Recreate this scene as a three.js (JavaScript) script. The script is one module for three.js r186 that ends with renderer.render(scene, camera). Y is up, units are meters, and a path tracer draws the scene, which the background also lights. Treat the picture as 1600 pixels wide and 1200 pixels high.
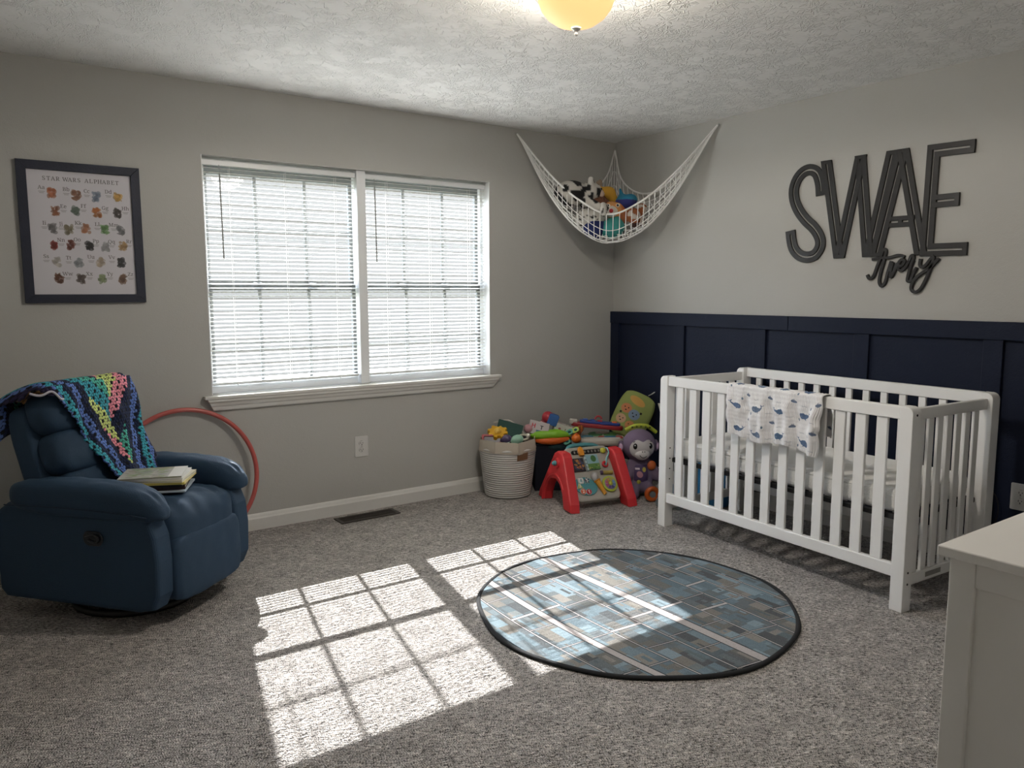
import * as THREE from 'three';
import { RoundedBoxGeometry } from 'three/addons/geometries/RoundedBoxGeometry.js';
import { mergeGeometries, mergeVertices, toCreasedNormals } from 'three/addons/utils/BufferGeometryUtils.js';
import { MarchingCubes } from 'three/addons/objects/MarchingCubes.js';
import { FontLoader } from 'three/addons/loaders/FontLoader.js';
import { TextGeometry } from 'three/addons/geometries/TextGeometry.js';
import { createNoise2D, createNoise3D } from 'simplex-noise';

// ---------------------------------------------------------------- camera, sky, sun, exposure
const scene = new THREE.Scene();
const camera = new THREE.PerspectiveCamera(52.984, 4 / 3, 0.05, 200);
camera.position.set(-4.018, 1.343, 4.341);
camera.rotation.set(-0.117894, -0.616760, -0.001971, 'YXZ');
const renderer = new THREE.WebGLRenderer({ antialias: true });
renderer.toneMapping = THREE.LinearToneMapping;
renderer.toneMappingExposure = 1.4;
renderer.shadowMap.enabled = true;

const SKY = 9;
{ // clear pale sky: one smooth fade from the horizon to the zenith, the same all round
  const h = 64, w = 8, d = new Float32Array(w * h * 4);
  for (let j = 0; j < h; j++) {
    const e = Math.max(0, (j + 0.5) / h * 2 - 1), t = Math.pow(e, 0.6);
    for (let i = 0; i < w; i++) d.set([SKY * (0.98 - 0.42 * t), SKY * (0.99 - 0.24 * t), SKY * (1.0 + 0.06 * t), 1], (j * w + i) * 4);
  }
  const t = new THREE.DataTexture(d, w, h, THREE.RGBAFormat, THREE.FloatType);
  t.mapping = THREE.EquirectangularReflectionMapping; t.magFilter = THREE.LinearFilter; t.needsUpdate = true;
  scene.background = t;
}
const sun = new THREE.DirectionalLight(new THREE.Color().setRGB(1, 0.985, 0.96), 27);
sun.position.set(-2.0 + 0.197 * 8, 1.4 + 0.82 * 8, -8);
sun.target.position.set(-2.0, 1.4, 0);
sun.castShadow = true; sun.shadow.mapSize.set(4096, 4096);
Object.assign(sun.shadow.camera, { left: -6, right: 6, top: 6, bottom: -6, near: 0.5, far: 30 });
scene.add(sun, sun.target);

// ---------------------------------------------------------------- helpers
const V = (x, y, z) => new THREE.Vector3(x, y, z);
function rng(a) { return () => { a = (a + 0x6d2b79f5) | 0; let t = Math.imul(a ^ (a >>> 15), 1 | a); t = (t + Math.imul(t ^ (t >>> 7), 61 | t)) ^ t; return ((t ^ (t >>> 14)) >>> 0) / 4294967296; }; }
const noise2 = createNoise2D(rng(11)), noise3 = createNoise3D(rng(12));
const taken = {};
function numbered(n) { const k = taken[n] = (taken[n] ?? -1) + 1; return k ? n + '_' + String(k).padStart(3, '0') : n; }
const lin = (r, g, b) => new THREE.Color().setRGB(r, g, b);
const css = (c) => new THREE.Color(c);
const mat = (color, roughness = 0.6, extra = {}) => new THREE.MeshPhysicalMaterial({ color: typeof color === 'string' ? css(color) : color, roughness, ...extra });
function mesh(name, geo, m, parent = scene) {
  if (Array.isArray(geo)) geo = join(geo);
  const o = new THREE.Mesh(geo, m); o.name = parent === scene ? numbered(name) : name;
  o.castShadow = o.receiveShadow = true; parent.add(o); return o;
}
function join(list) {
  const flat = list.map((g) => { const h = g.index ? g.toNonIndexed() : g.clone(); for (const k of Object.keys(h.attributes)) if (!['position', 'normal', 'uv'].includes(k)) h.deleteAttribute(k); if (!h.attributes.uv) h.setAttribute('uv', new THREE.BufferAttribute(new Float32Array(h.attributes.position.count * 2), 2)); return h; });
  return mergeGeometries(flat);
}
function thing(name, label, category, [x, y, z] = [0, 0, 0], turn = 0, group) {
  const o = new THREE.Group(); o.name = numbered(name); scene.add(o);
  o.position.set(x, y, z); o.rotation.y = turn; tag(o, label, category, group); return o;
}
function tag(o, label, category, group) { o.userData.label = label; o.userData.category = category; if (group) o.userData.group = group; return o; }
function struct(o, label, category) { o.userData.kind = 'structure'; if (label) { o.userData.label = label; o.userData.category = category; } return o; }
const plain = (w, h, d, x = 0, y = 0, z = 0) => new THREE.BoxGeometry(w, h, d).translate(x, y, z);
const rbox = (w, h, d, x = 0, y = 0, z = 0, r = 0.004, s = 2) => new RoundedBoxGeometry(w, h, d, s, Math.min(r, w / 2.01, h / 2.01, d / 2.01)).translate(x, y, z);
const span = (x0, x1, y0, y1, z0, z1, r) => r ? rbox(x1 - x0, y1 - y0, z1 - z0, (x0 + x1) / 2, (y0 + y1) / 2, (z0 + z1) / 2, r) : plain(x1 - x0, y1 - y0, z1 - z0, (x0 + x1) / 2, (y0 + y1) / 2, (z0 + z1) / 2);
const ball = (r, x = 0, y = 0, z = 0, sx = 1, sy = 1, sz = 1, n = 20) => new THREE.SphereGeometry(r, n, Math.round(n * 0.7)).scale(sx, sy, sz).translate(x, y, z);
const cyl = (r0, r1, h, x = 0, y = 0, z = 0, n = 24) => new THREE.CylinderGeometry(r1, r0, h, n).translate(x, y + h / 2, z);
const tube = (pts, r, seg = 24, rad = 8, closed = false) => new THREE.TubeGeometry(new THREE.CatmullRomCurve3(pts.map((p) => p.isVector3 ? p : V(...p)), closed, 'centripetal'), seg, r, rad, closed);
const bar = (a, b, r, n = 8) => { const A = V(...a), B = V(...b), d = B.clone().sub(A); const g = new THREE.CylinderGeometry(r, r, d.length(), n); g.translate(0, d.length() / 2, 0); g.applyQuaternion(new THREE.Quaternion().setFromUnitVectors(V(0, 1, 0), d.normalize())); return g.translate(...a); };
const lathe = (pts, n = 48) => new THREE.LatheGeometry(pts.map(([r, y]) => new THREE.Vector2(r, y)), n);
function shapeOf(pts, holes = []) { const s = new THREE.Shape(pts.map(([x, y]) => new THREE.Vector2(x, y))); for (const h of holes) s.holes.push(new THREE.Path(h.map(([x, y]) => new THREE.Vector2(x, y)))); return s; }
const slab = (pts, depth, bevel = 0, holes = []) => new THREE.ExtrudeGeometry(shapeOf(pts, holes), { depth: depth - 2 * bevel, bevelEnabled: bevel > 0, bevelSize: bevel, bevelThickness: bevel, bevelSegments: 2, bevelOffset: -bevel, curveSegments: 12 }).translate(0, 0, bevel);
function rrect(w, h, r, n = 5) { const p = []; for (const [cx, cy, a] of [[w / 2 - r, h / 2 - r, 0], [-w / 2 + r, h / 2 - r, 1], [-w / 2 + r, -h / 2 + r, 2], [w / 2 - r, -h / 2 + r, 3]]) for (let i = 0; i <= n; i++) { const t = (a + i / n) * Math.PI / 2; p.push([cx + r * Math.cos(t), cy + r * Math.sin(t)]); } return p; }
const circ = (r, n = 24, cx = 0, cy = 0) => Array.from({ length: n }, (_, i) => [cx + r * Math.cos(i / n * 2 * Math.PI), cy + r * Math.sin(i / n * 2 * Math.PI)]);
// a stuffed block: a finely cut box pushed towards a superellipsoid, with optional own deformation
function puff(w, h, d, { e = 4, seg = 14, flat = 0.55, f } = {}) {
  const g = new THREE.BoxGeometry(1, 1, 1, seg, seg, seg); let m = mergeVertices((g.deleteAttribute('normal'), g.deleteAttribute('uv'), g), 1e-4);
  const p = m.attributes.position, v = V(0, 0, 0), uv = new Float32Array(p.count * 2);
  for (let i = 0; i < p.count; i++) {
    v.fromBufferAttribute(p, i).multiplyScalar(2);
    const l = Math.pow(Math.abs(v.x) ** e + Math.abs(v.y) ** e + Math.abs(v.z) ** e, 1 / e), k = (1 - flat) + flat / l;
    v.multiplyScalar(flat >= 1 ? 1 / l : k); v.set(v.x * w / 2, v.y * h / 2, v.z * d / 2);
    if (f) f(v); p.setXYZ(i, v.x, v.y, v.z); uv[i * 2] = v.x + v.z * 0.7; uv[i * 2 + 1] = v.y + v.z * 0.5;
  }
  m.setAttribute('uv', new THREE.BufferAttribute(uv, 2)); m.computeVertexNormals(); return m;
}
// a surface from a function of (u, v) in 0..1, with thickness th
function sheet(f, nu, nv, th = 0, uvf) {
  const P = [], U = [], I = [], n = (nu + 1) * (nv + 1), e = 1e-3, a = V(0, 0, 0), b = V(0, 0, 0), N = [];
  for (let j = 0; j <= nv; j++) for (let i = 0; i <= nu; i++) {
    const u = i / nu, v = j / nv, p = f(u, v); a.copy(f(Math.min(1, u + e), v)).sub(f(Math.max(0, u - e), v)); b.copy(f(u, Math.min(1, v + e))).sub(f(u, Math.max(0, v - e)));
    N.push(a.clone().cross(b).normalize()); P.push(p); U.push(...(uvf ? uvf(u, v) : [u, v]));
  }
  const pos = [], uv = [];
  for (let i = 0; i < n; i++) { const q = P[i].clone().addScaledVector(N[i], th / 2); pos.push(q.x, q.y, q.z); uv.push(U[2 * i], U[2 * i + 1]); }
  for (let i = 0; i < n && th; i++) { const q = P[i].clone().addScaledVector(N[i], -th / 2); pos.push(q.x, q.y, q.z); uv.push(U[2 * i], U[2 * i + 1]); }
  const w = nu + 1;
  for (let j = 0; j < nv; j++) for (let i = 0; i < nu; i++) { const k = j * w + i; I.push(k, k + 1, k + w, k + 1, k + w + 1, k + w); if (th) I.push(n + k, n + k + w, n + k + 1, n + k + 1, n + k + w, n + k + w + 1); }
  if (th) {
    for (let i = 0; i < nu; i++) { let k = i; I.push(k, n + k, k + 1, k + 1, n + k, n + k + 1); k = nv * w + i; I.push(k, k + 1, n + k, k + 1, n + k + 1, n + k); }
    for (let j = 0; j < nv; j++) { let k = j * w; I.push(k, k + w, n + k, k + w, n + k + w, n + k); k = j * w + nu; I.push(k, n + k, k + w, k + w, n + k, n + k + w); }
  }
  const g = new THREE.BufferGeometry(); g.setAttribute('position', new THREE.Float32BufferAttribute(pos, 3)); g.setAttribute('uv', new THREE.Float32BufferAttribute(uv, 2)); g.setIndex(I); g.computeVertexNormals(); return g;
}
// one continuous soft body: ellipsoids {c, r} and tapered limbs {a, b, ra, rb}, joined by a smooth minimum and meshed
function body(parts, { res = 44, k = 0.02, color, pad = 0.03 } = {}) {
  const lo = V(1e9, 1e9, 1e9), hi = V(-1e9, -1e9, -1e9);
  for (const q of parts) for (const [c, r] of q.c ? [[q.c, Array.isArray(q.r) ? Math.max(...q.r) : q.r]] : [[q.a, q.ra], [q.b, q.rb]]) { lo.min(V(c[0] - r, c[1] - r, c[2] - r)); hi.max(V(c[0] + r, c[1] + r, c[2] + r)); }
  const mid = lo.clone().add(hi).multiplyScalar(0.5), half = Math.max(hi.x - lo.x, hi.y - lo.y, hi.z - lo.z) / 2 + pad;
  const mc = new MarchingCubes(res, new THREE.MeshStandardMaterial(), false, false, 60000); mc.isolation = 0;
  const p = V(0, 0, 0), A = V(0, 0, 0), B = V(0, 0, 0), step = 2 / res;
  for (let z = 0; z < res; z++) for (let y = 0; y < res; y++) for (let x = 0; x < res; x++) {
    p.set((x - res / 2) * step, (y - res / 2) * step, (z - res / 2) * step).multiplyScalar(half).add(mid); let d = 1e9;
    for (const q of parts) {
      let e;
      if (q.c) { const r = Array.isArray(q.r) ? q.r : [q.r, q.r, q.r], X = (p.x - q.c[0]) / r[0], Y = (p.y - q.c[1]) / r[1], Z = (p.z - q.c[2]) / r[2], l = Math.hypot(X, Y, Z); e = (l - 1) * Math.min(...r); }
      else { A.set(...q.a); B.set(...q.b).sub(A); const t = Math.min(1, Math.max(0, p.clone().sub(A).dot(B) / B.lengthSq())); e = p.distanceTo(A.addScaledVector(B, t)) - (q.ra + (q.rb - q.ra) * t); }
      const h = Math.max(0, k - Math.abs(d - e)) / k; d = Math.min(d, e) - h * h * k / 4;
    }
    mc.field[x + y * res + z * res * res] = -d;
  }
  mc.update();
  let g = new THREE.BufferGeometry(); const P = mc.positionArray.slice(0, mc.count * 3);
  for (let i = 0; i < P.length; i += 3) { P[i] = P[i] * half + mid.x; P[i + 1] = P[i + 1] * half + mid.y; P[i + 2] = P[i + 2] * half + mid.z; }
  g.setAttribute('position', new THREE.BufferAttribute(P, 3)); g = mergeVertices(g, half * 1e-4); g.computeVertexNormals();
  const n = g.attributes.position.count, uv = new Float32Array(n * 2), C = new Float32Array(n * 3), c = new THREE.Color();
  for (let i = 0; i < n; i++) { p.fromBufferAttribute(g.attributes.position, i); uv[2 * i] = p.x + p.z; uv[2 * i + 1] = p.y + p.z * 0.5; if (color) { c.set(color(p)); C.set([c.r, c.g, c.b], 3 * i); } }
  g.setAttribute('uv', new THREE.BufferAttribute(uv, 2)); if (color) g.setAttribute('color', new THREE.BufferAttribute(C, 3)); return g;
}
function canvasTex(w, h, draw, srgb = true, wrap = false) {
  const c = document.createElement('canvas'); c.width = w; c.height = h; const x = c.getContext('2d'); draw(x, w, h);
  const t = new THREE.CanvasTexture(c); if (srgb) t.colorSpace = THREE.SRGBColorSpace; if (wrap) t.wrapS = t.wrapT = THREE.RepeatWrapping; return t;
}
function dataTex(n, f, srgb) { // f(i, j) -> [r, g, b] 0..255
  const d = new Uint8Array(n * n * 4); for (let j = 0; j < n; j++) for (let i = 0; i < n; i++) { const c = f(i, j), k = (j * n + i) * 4; d[k] = c[0]; d[k + 1] = c[1]; d[k + 2] = c[2]; d[k + 3] = 255; }
  const t = new THREE.DataTexture(d, n, n); t.magFilter = THREE.LinearFilter; t.wrapS = t.wrapT = THREE.RepeatWrapping; if (srgb) t.colorSpace = THREE.SRGBColorSpace; t.needsUpdate = true; return t;
}
const rep = (t, s) => { const c = t.clone(); c.repeat.set(s, s); c.needsUpdate = true; return c; };
// tiled value noise on an n x n grid
function tileNoise(n, cell, seed) { const r = rng(seed), m = Math.round(n / cell), g = Float32Array.from({ length: m * m }, r), s = (t) => t * t * (3 - 2 * t); return (i, j) => { const x = i / cell, y = j / cell, x0 = Math.floor(x), y0 = Math.floor(y), a = s(x - x0), b = s(y - y0), at = (p, q) => g[((q % m + m) % m) * m + (p % m + m) % m]; return (at(x0, y0) * (1 - a) + at(x0 + 1, y0) * a) * (1 - b) + (at(x0, y0 + 1) * (1 - a) + at(x0 + 1, y0 + 1) * a) * b; }; }

// ---------------------------------------------------------------- materials of the room
const clothBump = (() => { const a = tileNoise(256, 2, 5), b = tileNoise(256, 8, 6); return dataTex(256, (i, j) => { const v = 255 * (0.6 * a(i, j) + 0.4 * b(i, j)); return [v, v, v]; }); })();
const paintBump = (() => { const a = tileNoise(512, 4, 21), b = tileNoise(512, 16, 22); return dataTex(512, (i, j) => { const v = 255 * (0.5 * a(i, j) + 0.5 * b(i, j)); return [v, v, v]; }); })();
const M = {};
M.wall = mat(lin(0.465, 0.459, 0.435), 0.75, { bumpMap: rep(paintBump, 2), bumpScale: 0.0006 });
M.navy = mat(lin(0.008, 0.013, 0.032), 0.55, { specularIntensity: 0.45, bumpMap: rep(paintBump, 3), bumpScale: 0.0008 });
M.trim = mat(lin(0.7, 0.69, 0.66), 0.4);
M.white = mat(lin(0.8, 0.79, 0.77), 0.38);
M.vinyl = mat(lin(0.82, 0.84, 0.85), 0.35);
M.black = mat(lin(0.012, 0.012, 0.013), 0.45);
M.sash = mat(lin(0.17, 0.18, 0.18), 0.5);  // white vinyl darkened: backlit shade on sashes and muntins put into the colour
M.slat = mat(lin(0.86, 0.86, 0.83), 0.45, { transmission: 0.12 });
M.slat.roughness = 0.8;
{ // stamped ceiling: bursts of short raised strokes
  const r = rng(31), n = 1024, t = canvasTex(n, n, (x) => {
    x.fillStyle = '#555'; x.fillRect(0, 0, n, n); x.lineCap = 'round';
    for (let k = 0; k < 330; k++) {
      const cx = r() * n, cy = r() * n, m = 12 + r() * 12, a0 = r() * 7;
      for (let i = 0; i < m; i++) {
        const a = a0 + i / m * 6.283 + (r() - 0.5) * 0.5, l0 = 4 + r() * 26, l1 = l0 + 10 + r() * 34, bend = (r() - 0.5) * 0.7, w = 2 + r() * 3, up = r() > 0.35;
        x.strokeStyle = up ? `rgba(255,255,255,${0.35 + r() * 0.5})` : `rgba(0,0,0,${0.25 + r() * 0.4})`; x.lineWidth = w;
        for (const ox of [-n, 0, n]) for (const oy of [-n, 0, n]) { const X = cx + ox, Y = cy + oy; if (X < -70 || Y < -70 || X > n + 70 || Y > n + 70) continue; x.beginPath(); x.moveTo(X + l0 * Math.cos(a), Y + l0 * Math.sin(a)); x.quadraticCurveTo(X + (l0 + l1) / 2 * Math.cos(a + bend * 0.5), Y + (l0 + l1) / 2 * Math.sin(a + bend * 0.5), X + l1 * Math.cos(a + bend), Y + l1 * Math.sin(a + bend)); x.stroke(); }
      }
    }
  }, false, true);
  t.repeat.set(1.05, 1.05); M.ceiling = mat(lin(0.85, 0.845, 0.83), 0.85, { bumpMap: t, bumpScale: 0.0068 });
}
{ // cut-pile carpet: speckled yarn tips
  const n = 1024, a = tileNoise(n, 4, 41), b = tileNoise(n, 8, 42), c = tileNoise(n, 64, 43), d = tileNoise(n, 2, 44);
  const h = (i, j) => 0.5 * a(i, j) + 0.35 * b(i, j + 3) + 0.15 * d(i, j);
  const map = dataTex(n, (i, j) => { const t = a(i + 7, j + 5), s = 0.62 + 0.5 * h(i, j) + 0.1 * (c(i, j) - 0.5), dark = t < 0.27 ? 0.5 : t > 0.72 ? 1.2 : 1; return [198 * s * dark, 192 * s * dark, 187 * s * dark].map((v) => Math.min(255, v)); }, true);
  const bump = dataTex(n, (i, j) => { const v = 255 * h(i, j); return [v, v, v]; });
  map.repeat.set(1.25, 1.25); bump.repeat.set(1.25, 1.25);
  M.carpet = mat('#ffffff', 0.95, { map, bumpMap: bump, bumpScale: 0.013, sheen: 0.3, sheenRoughness: 0.7 });
}
// box-like geometries get uv in metres from their own positions
function metreUV(g) { const p = g.attributes.position, n = g.attributes.normal, u = new Float32Array(p.count * 2); for (let i = 0; i < p.count; i++) { const a = [Math.abs(n.getX(i)), Math.abs(n.getY(i)), Math.abs(n.getZ(i))], k = a.indexOf(Math.max(...a)); u[2 * i] = k === 0 ? p.getZ(i) : p.getX(i); u[2 * i + 1] = k === 1 ? p.getZ(i) : p.getY(i); } g.setAttribute('uv', new THREE.BufferAttribute(u, 2)); return g; }

// ---------------------------------------------------------------- the room
const H = 2.44, X0 = -4.45, Z1 = 4.06, WX0 = -2.943, WX1 = -1.122, WY0 = 0.79, WY1 = 2.07;
struct(mesh('floor', metreUV(span(X0 - 0.15, 0.15, -0.15, 0, -0.15, 5.45)), M.carpet), 'grey beige cut pile carpet covering the bedroom floor', 'floor');
struct(mesh('ceiling', metreUV(span(X0 - 0.15, 0.15, H, H + 0.15, -0.15, 5.45)), M.ceiling), 'white ceiling stamped with a swirled plaster texture', 'ceiling');
struct(mesh('wall_window', metreUV(join([span(X0 - 0.15, WX0, 0, H, -0.15, 0), span(WX1, 0.15, 0, H, -0.15, 0), span(WX0, WX1, 0, WY0, -0.15, 0), span(WX0, WX1, WY1, H, -0.15, 0)])), M.wall), 'grey painted wall around the twin window', 'wall');
struct(mesh('wall_right', metreUV(span(0, 0.15, 0, H, 0, 5.45)), M.wall), 'greige painted wall above the navy panelling', 'wall');
struct(mesh('wall_left', metreUV(span(X0 - 0.15, X0, 0, H, 0, 5.45)), M.wall));
struct(mesh('wall_back', metreUV(join([span(-2.85, 0, 0, H, Z1, Z1 + 0.12), span(-2.85, -2.73, 0, H, Z1 + 0.12, 5.3), span(X0, -2.73, 0, H, 5.3, 5.45)])), M.wall));
function baseboard(name, len, place) { // moulded profile run along x
  const g = new THREE.ExtrudeGeometry(shapeOf([[0, 0], [0.016, 0], [0.016, 0.066], [0.012, 0.074], [0.009, 0.084], [0.005, 0.092], [0, 0.094]]), { depth: len, bevelEnabled: false });
  return struct(mesh(name, place(g), M.trim));
}
baseboard('baseboard_window', 4.45, (g) => g.rotateY(-Math.PI / 2).translate(0, 0, 0));
baseboard('baseboard_right', 4.03, (g) => g.rotateY(Math.PI).translate(-0.012, 0, 4.05)).userData.label = 'white baseboard below the navy panelling';
baseboard('baseboard_left', 5.28, (g) => g.translate(X0, 0, 0.02));

{ // navy board-and-batten panelling on the right wall: painted field, one piece of trim per board
  const t = new THREE.Group(); t.name = 'trim_1'; scene.add(t); struct(t, 'navy board and batten panelling behind the crib', 'panelling');
  mesh('panel_field', metreUV(span(-0.006, 0, 0.02, 1.2, 0, 4.05)), M.navy, t);
  const cap = [[0.0, 1.548], [1.551, 4.05]];
  for (const [a, b] of cap) mesh('top_board', metreUV(span(-0.03, -0.0055, 1.116, 1.202, a, b, 0.003)), M.navy, t);
  for (const z of [0.0, 0.645, 1.302, 1.965, 2.63, 3.29, 3.945]) mesh('batten', metreUV(span(-0.024, -0.0055, 0.094, 1.1155, z, z + 0.088, 0.0025)), M.navy, t);
  const r = rng(4); // knots showing through the paint of the top boards
  for (const z of [0.93, 1.33, 1.6, 2.1]) mesh('knot', ball(0.011, -0.0295, 1.15 + r() * 0.03, z, 0.12, 1, 1.3, 12), M.navy, t);
}

{ // twin double-hung window, set back in its opening
  const w = new THREE.Group(); w.name = 'window_1'; scene.add(w); struct(w, 'white vinyl twin double hung window with shade darkened sashes and grilles behind the blinds', 'window');
  const zf = -0.145, zb = -0.08;
  mesh('head', span(WX0, WX1, 2.045, WY1, zf, zb, 0.002), M.vinyl, w);
  mesh('sill_frame', span(WX0, WX1, WY0, 0.832, zf, zb, 0.002), M.vinyl, w);
  for (const [a, b] of [[WX0, WX0 + 0.03], [WX1 - 0.024, WX1]]) mesh('jamb', span(a, b, 0.832, 2.045, zf, zb, 0.002), M.vinyl, w);
  mesh('mullion', span(-2.052, -1.994, WY0, WY1, zf, -0.03, 0.004), M.vinyl, w);
  for (const [a, b] of [[WX0, WX0 + 0.004], [WX1 - 0.004, WX1]]) mesh('jamb_liner', span(a, b, WY0, WY1, zb, 0.0015), M.vinyl, w);
  const glass = mat('#ffffff', 0.02, { transmission: 1, ior: 1.5, specularIntensity: 0.6 });
  for (const [a, b, m1, m2] of [[WX0 + 0.03, -2.052, -2.633, -2.344], [-1.994, WX1 - 0.024, -1.701, -1.417]]) {
    for (const [y0, y1, z, my] of [[0.832, 1.392, -0.096, 1.067], [1.386, 2.045, -0.12, 1.698]]) {
      const lower = y0 < 1, s = new THREE.Group(); s.name = 'sash'; w.add(s);
      const xa = a + 0.018, xb = b - 0.022, ya = lower ? y0 + 0.022 : y0 + 0.03, yb = lower ? y1 - 0.032 : y1 - 0.058;
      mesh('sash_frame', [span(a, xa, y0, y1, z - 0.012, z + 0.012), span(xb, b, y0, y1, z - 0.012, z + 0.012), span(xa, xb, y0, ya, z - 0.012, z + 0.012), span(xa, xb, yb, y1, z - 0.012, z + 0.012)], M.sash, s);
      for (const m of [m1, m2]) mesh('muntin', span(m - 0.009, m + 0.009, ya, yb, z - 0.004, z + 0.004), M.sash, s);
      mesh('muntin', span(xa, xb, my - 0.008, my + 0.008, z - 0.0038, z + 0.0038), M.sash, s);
      mesh('pane', new THREE.PlaneGeometry(xb - xa, yb - ya).translate((xa + xb) / 2, (ya + yb) / 2, z - 0.006), glass, s);
    }
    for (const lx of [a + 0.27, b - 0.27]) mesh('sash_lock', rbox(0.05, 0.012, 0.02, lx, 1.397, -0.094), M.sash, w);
  }
}
{ // window stool with its moulded apron
  const t = new THREE.Group(); t.name = 'trim_2'; scene.add(t); struct(t, 'white window stool and apron under the twin window', 'window sill');
  mesh('stool', join([span(-2.992, -1.058, 0.772, WY0, 0.0005, 0.05, 0.004), span(WX0 + 0.001, WX1 - 0.001, 0.772, WY0 - 0.0005, -0.079, 0.002)]), M.trim, t);
  const prof = [[0, 0.772], [0.042, 0.772], [0.042, 0.758], [0.034, 0.75], [0.028, 0.735], [0.022, 0.728], [0.018, 0.712], [0.014, 0.706], [0, 0.706]];
  const g = new THREE.ExtrudeGeometry(shapeOf(prof), { depth: 1, bevelEnabled: false }).rotateY(-Math.PI / 2).translate(0.5, 0, 0), p = g.attributes.position; // x in -0.5..0.5, z out from the wall
  for (let i = 0; i < p.count; i++) { const inset = (0.772 - p.getY(i)) * 0.55, h = (1.905 / 2 - inset); p.setX(i, -2.025 + Math.sign(p.getX(i)) * h); p.setZ(i, Math.abs(p.getZ(i)) + 0.0005); }
  g.computeVertexNormals(); mesh('apron', g, M.trim, t);
}

// ---------------------------------------------------------------- outside: lawn and the next house
{
  const lawn = mat(lin(0.16, 0.17, 0.09), 0.95);
  struct(mesh('lawn', span(-40, 40, -1.2, -1.0, -40, -0.3), lawn), 'green lawn outside the window', 'ground');
  const hs = thing('neighbour_house', 'darkened beige lap sided house next door seen between the blind slats', 'house', [-2, -1, -6.2]);
  const siding = mat(lin(0.07, 0.066, 0.058), 0.8), roof = mat(lin(0.1, 0.09, 0.085), 0.9);  // siding darker than its beige, to hold down the brightness between the slats
  const boards = []; for (let i = 0; i < 24; i++) boards.push(slab([[0, 0], [0.028, 0.002], [0.012, 0.178], [0, 0.178]], 18).rotateY(-Math.PI / 2).translate(9, i * 0.175, 0));
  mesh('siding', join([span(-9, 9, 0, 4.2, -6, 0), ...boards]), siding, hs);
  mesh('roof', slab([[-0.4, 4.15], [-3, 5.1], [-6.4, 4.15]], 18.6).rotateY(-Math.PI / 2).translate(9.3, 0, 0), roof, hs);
  mesh('fascia', span(-9.3, 9.3, 4.0, 4.2, 0.02, 0.06), M.trim, hs);
}

// ---------------------------------------------------------------- the two blinds
function blind(x0, x1, label, wandX) {
  const t = thing('window_blind', label, 'blind', [0, 0, 0], 0, 'blinds in the twin window'), zc = -0.058;
  mesh('headrail', span(x0, x1, 2.026, 2.054, zc - 0.013, zc + 0.016, 0.002), M.vinyl, t);
  const n = 6, w = 0.025, top = [], bot = [];
  for (let i = 0; i <= n; i++) { const s = i / n * 2 - 1, c = 0.0022 * (1 - s * s); top.push([s * w / 2, c + 0.0003]); bot.unshift([s * w / 2, c - 0.0003]); }
  const g = toCreasedNormals(slab([...top, ...bot].reverse(), x1 - x0 - 0.006).translate(0, 0, -(x1 - x0 - 0.006) / 2).rotateY(Math.PI / 2), 0.6);
  const y1 = 2.012, y0 = 0.868, count = 51;
  for (let i = 0; i < count; i++) { const o = mesh('slat', g, M.slat, t); o.position.set((x0 + x1) / 2, y1 + (y0 - y1) * i / (count - 1), zc); o.rotation.x = TILT; }
  mesh('bottom_rail', span(x0 + 0.003, x1 - 0.003, 0.838, 0.852, zc - 0.011, zc + 0.011, 0.003), M.vinyl, t);
  for (const f of [0.17, 0.52, 0.86]) { const x = x0 + (x1 - x0) * f; mesh('ladder_cord', [bar([x, 0.838, zc + 0.0135], [x, 2.02, zc + 0.0135], 0.0007, 5), bar([x, 0.838, zc - 0.0135], [x, 2.02, zc - 0.0135], 0.0007, 5)], M.white, t); mesh('cord_button', ball(0.006, x, 0.836, zc + 0.01, 1, 0.8, 0.6, 8), M.white, t); }
  const wand = mesh('tilt_wand', [bar([wandX, 1.98, zc + 0.022], [wandX + 0.004, 1.53, zc + 0.022], 0.0045, 6), bar([wandX, 2.03, zc + 0.018], [wandX, 1.98, zc + 0.022], 0.0015, 5)], mat(lin(0.2, 0.2, 0.19), 0.3), t);
  return t;
}
const TILT = 0.21; // outer edge raised
blind(WX0 + 0.007, -2.055, 'white mini blind in the window half beside the framed poster', -2.842);
blind(-1.991, WX1 - 0.007, 'white mini blind in the window half beside the toy hammock', -1.932);

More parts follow.
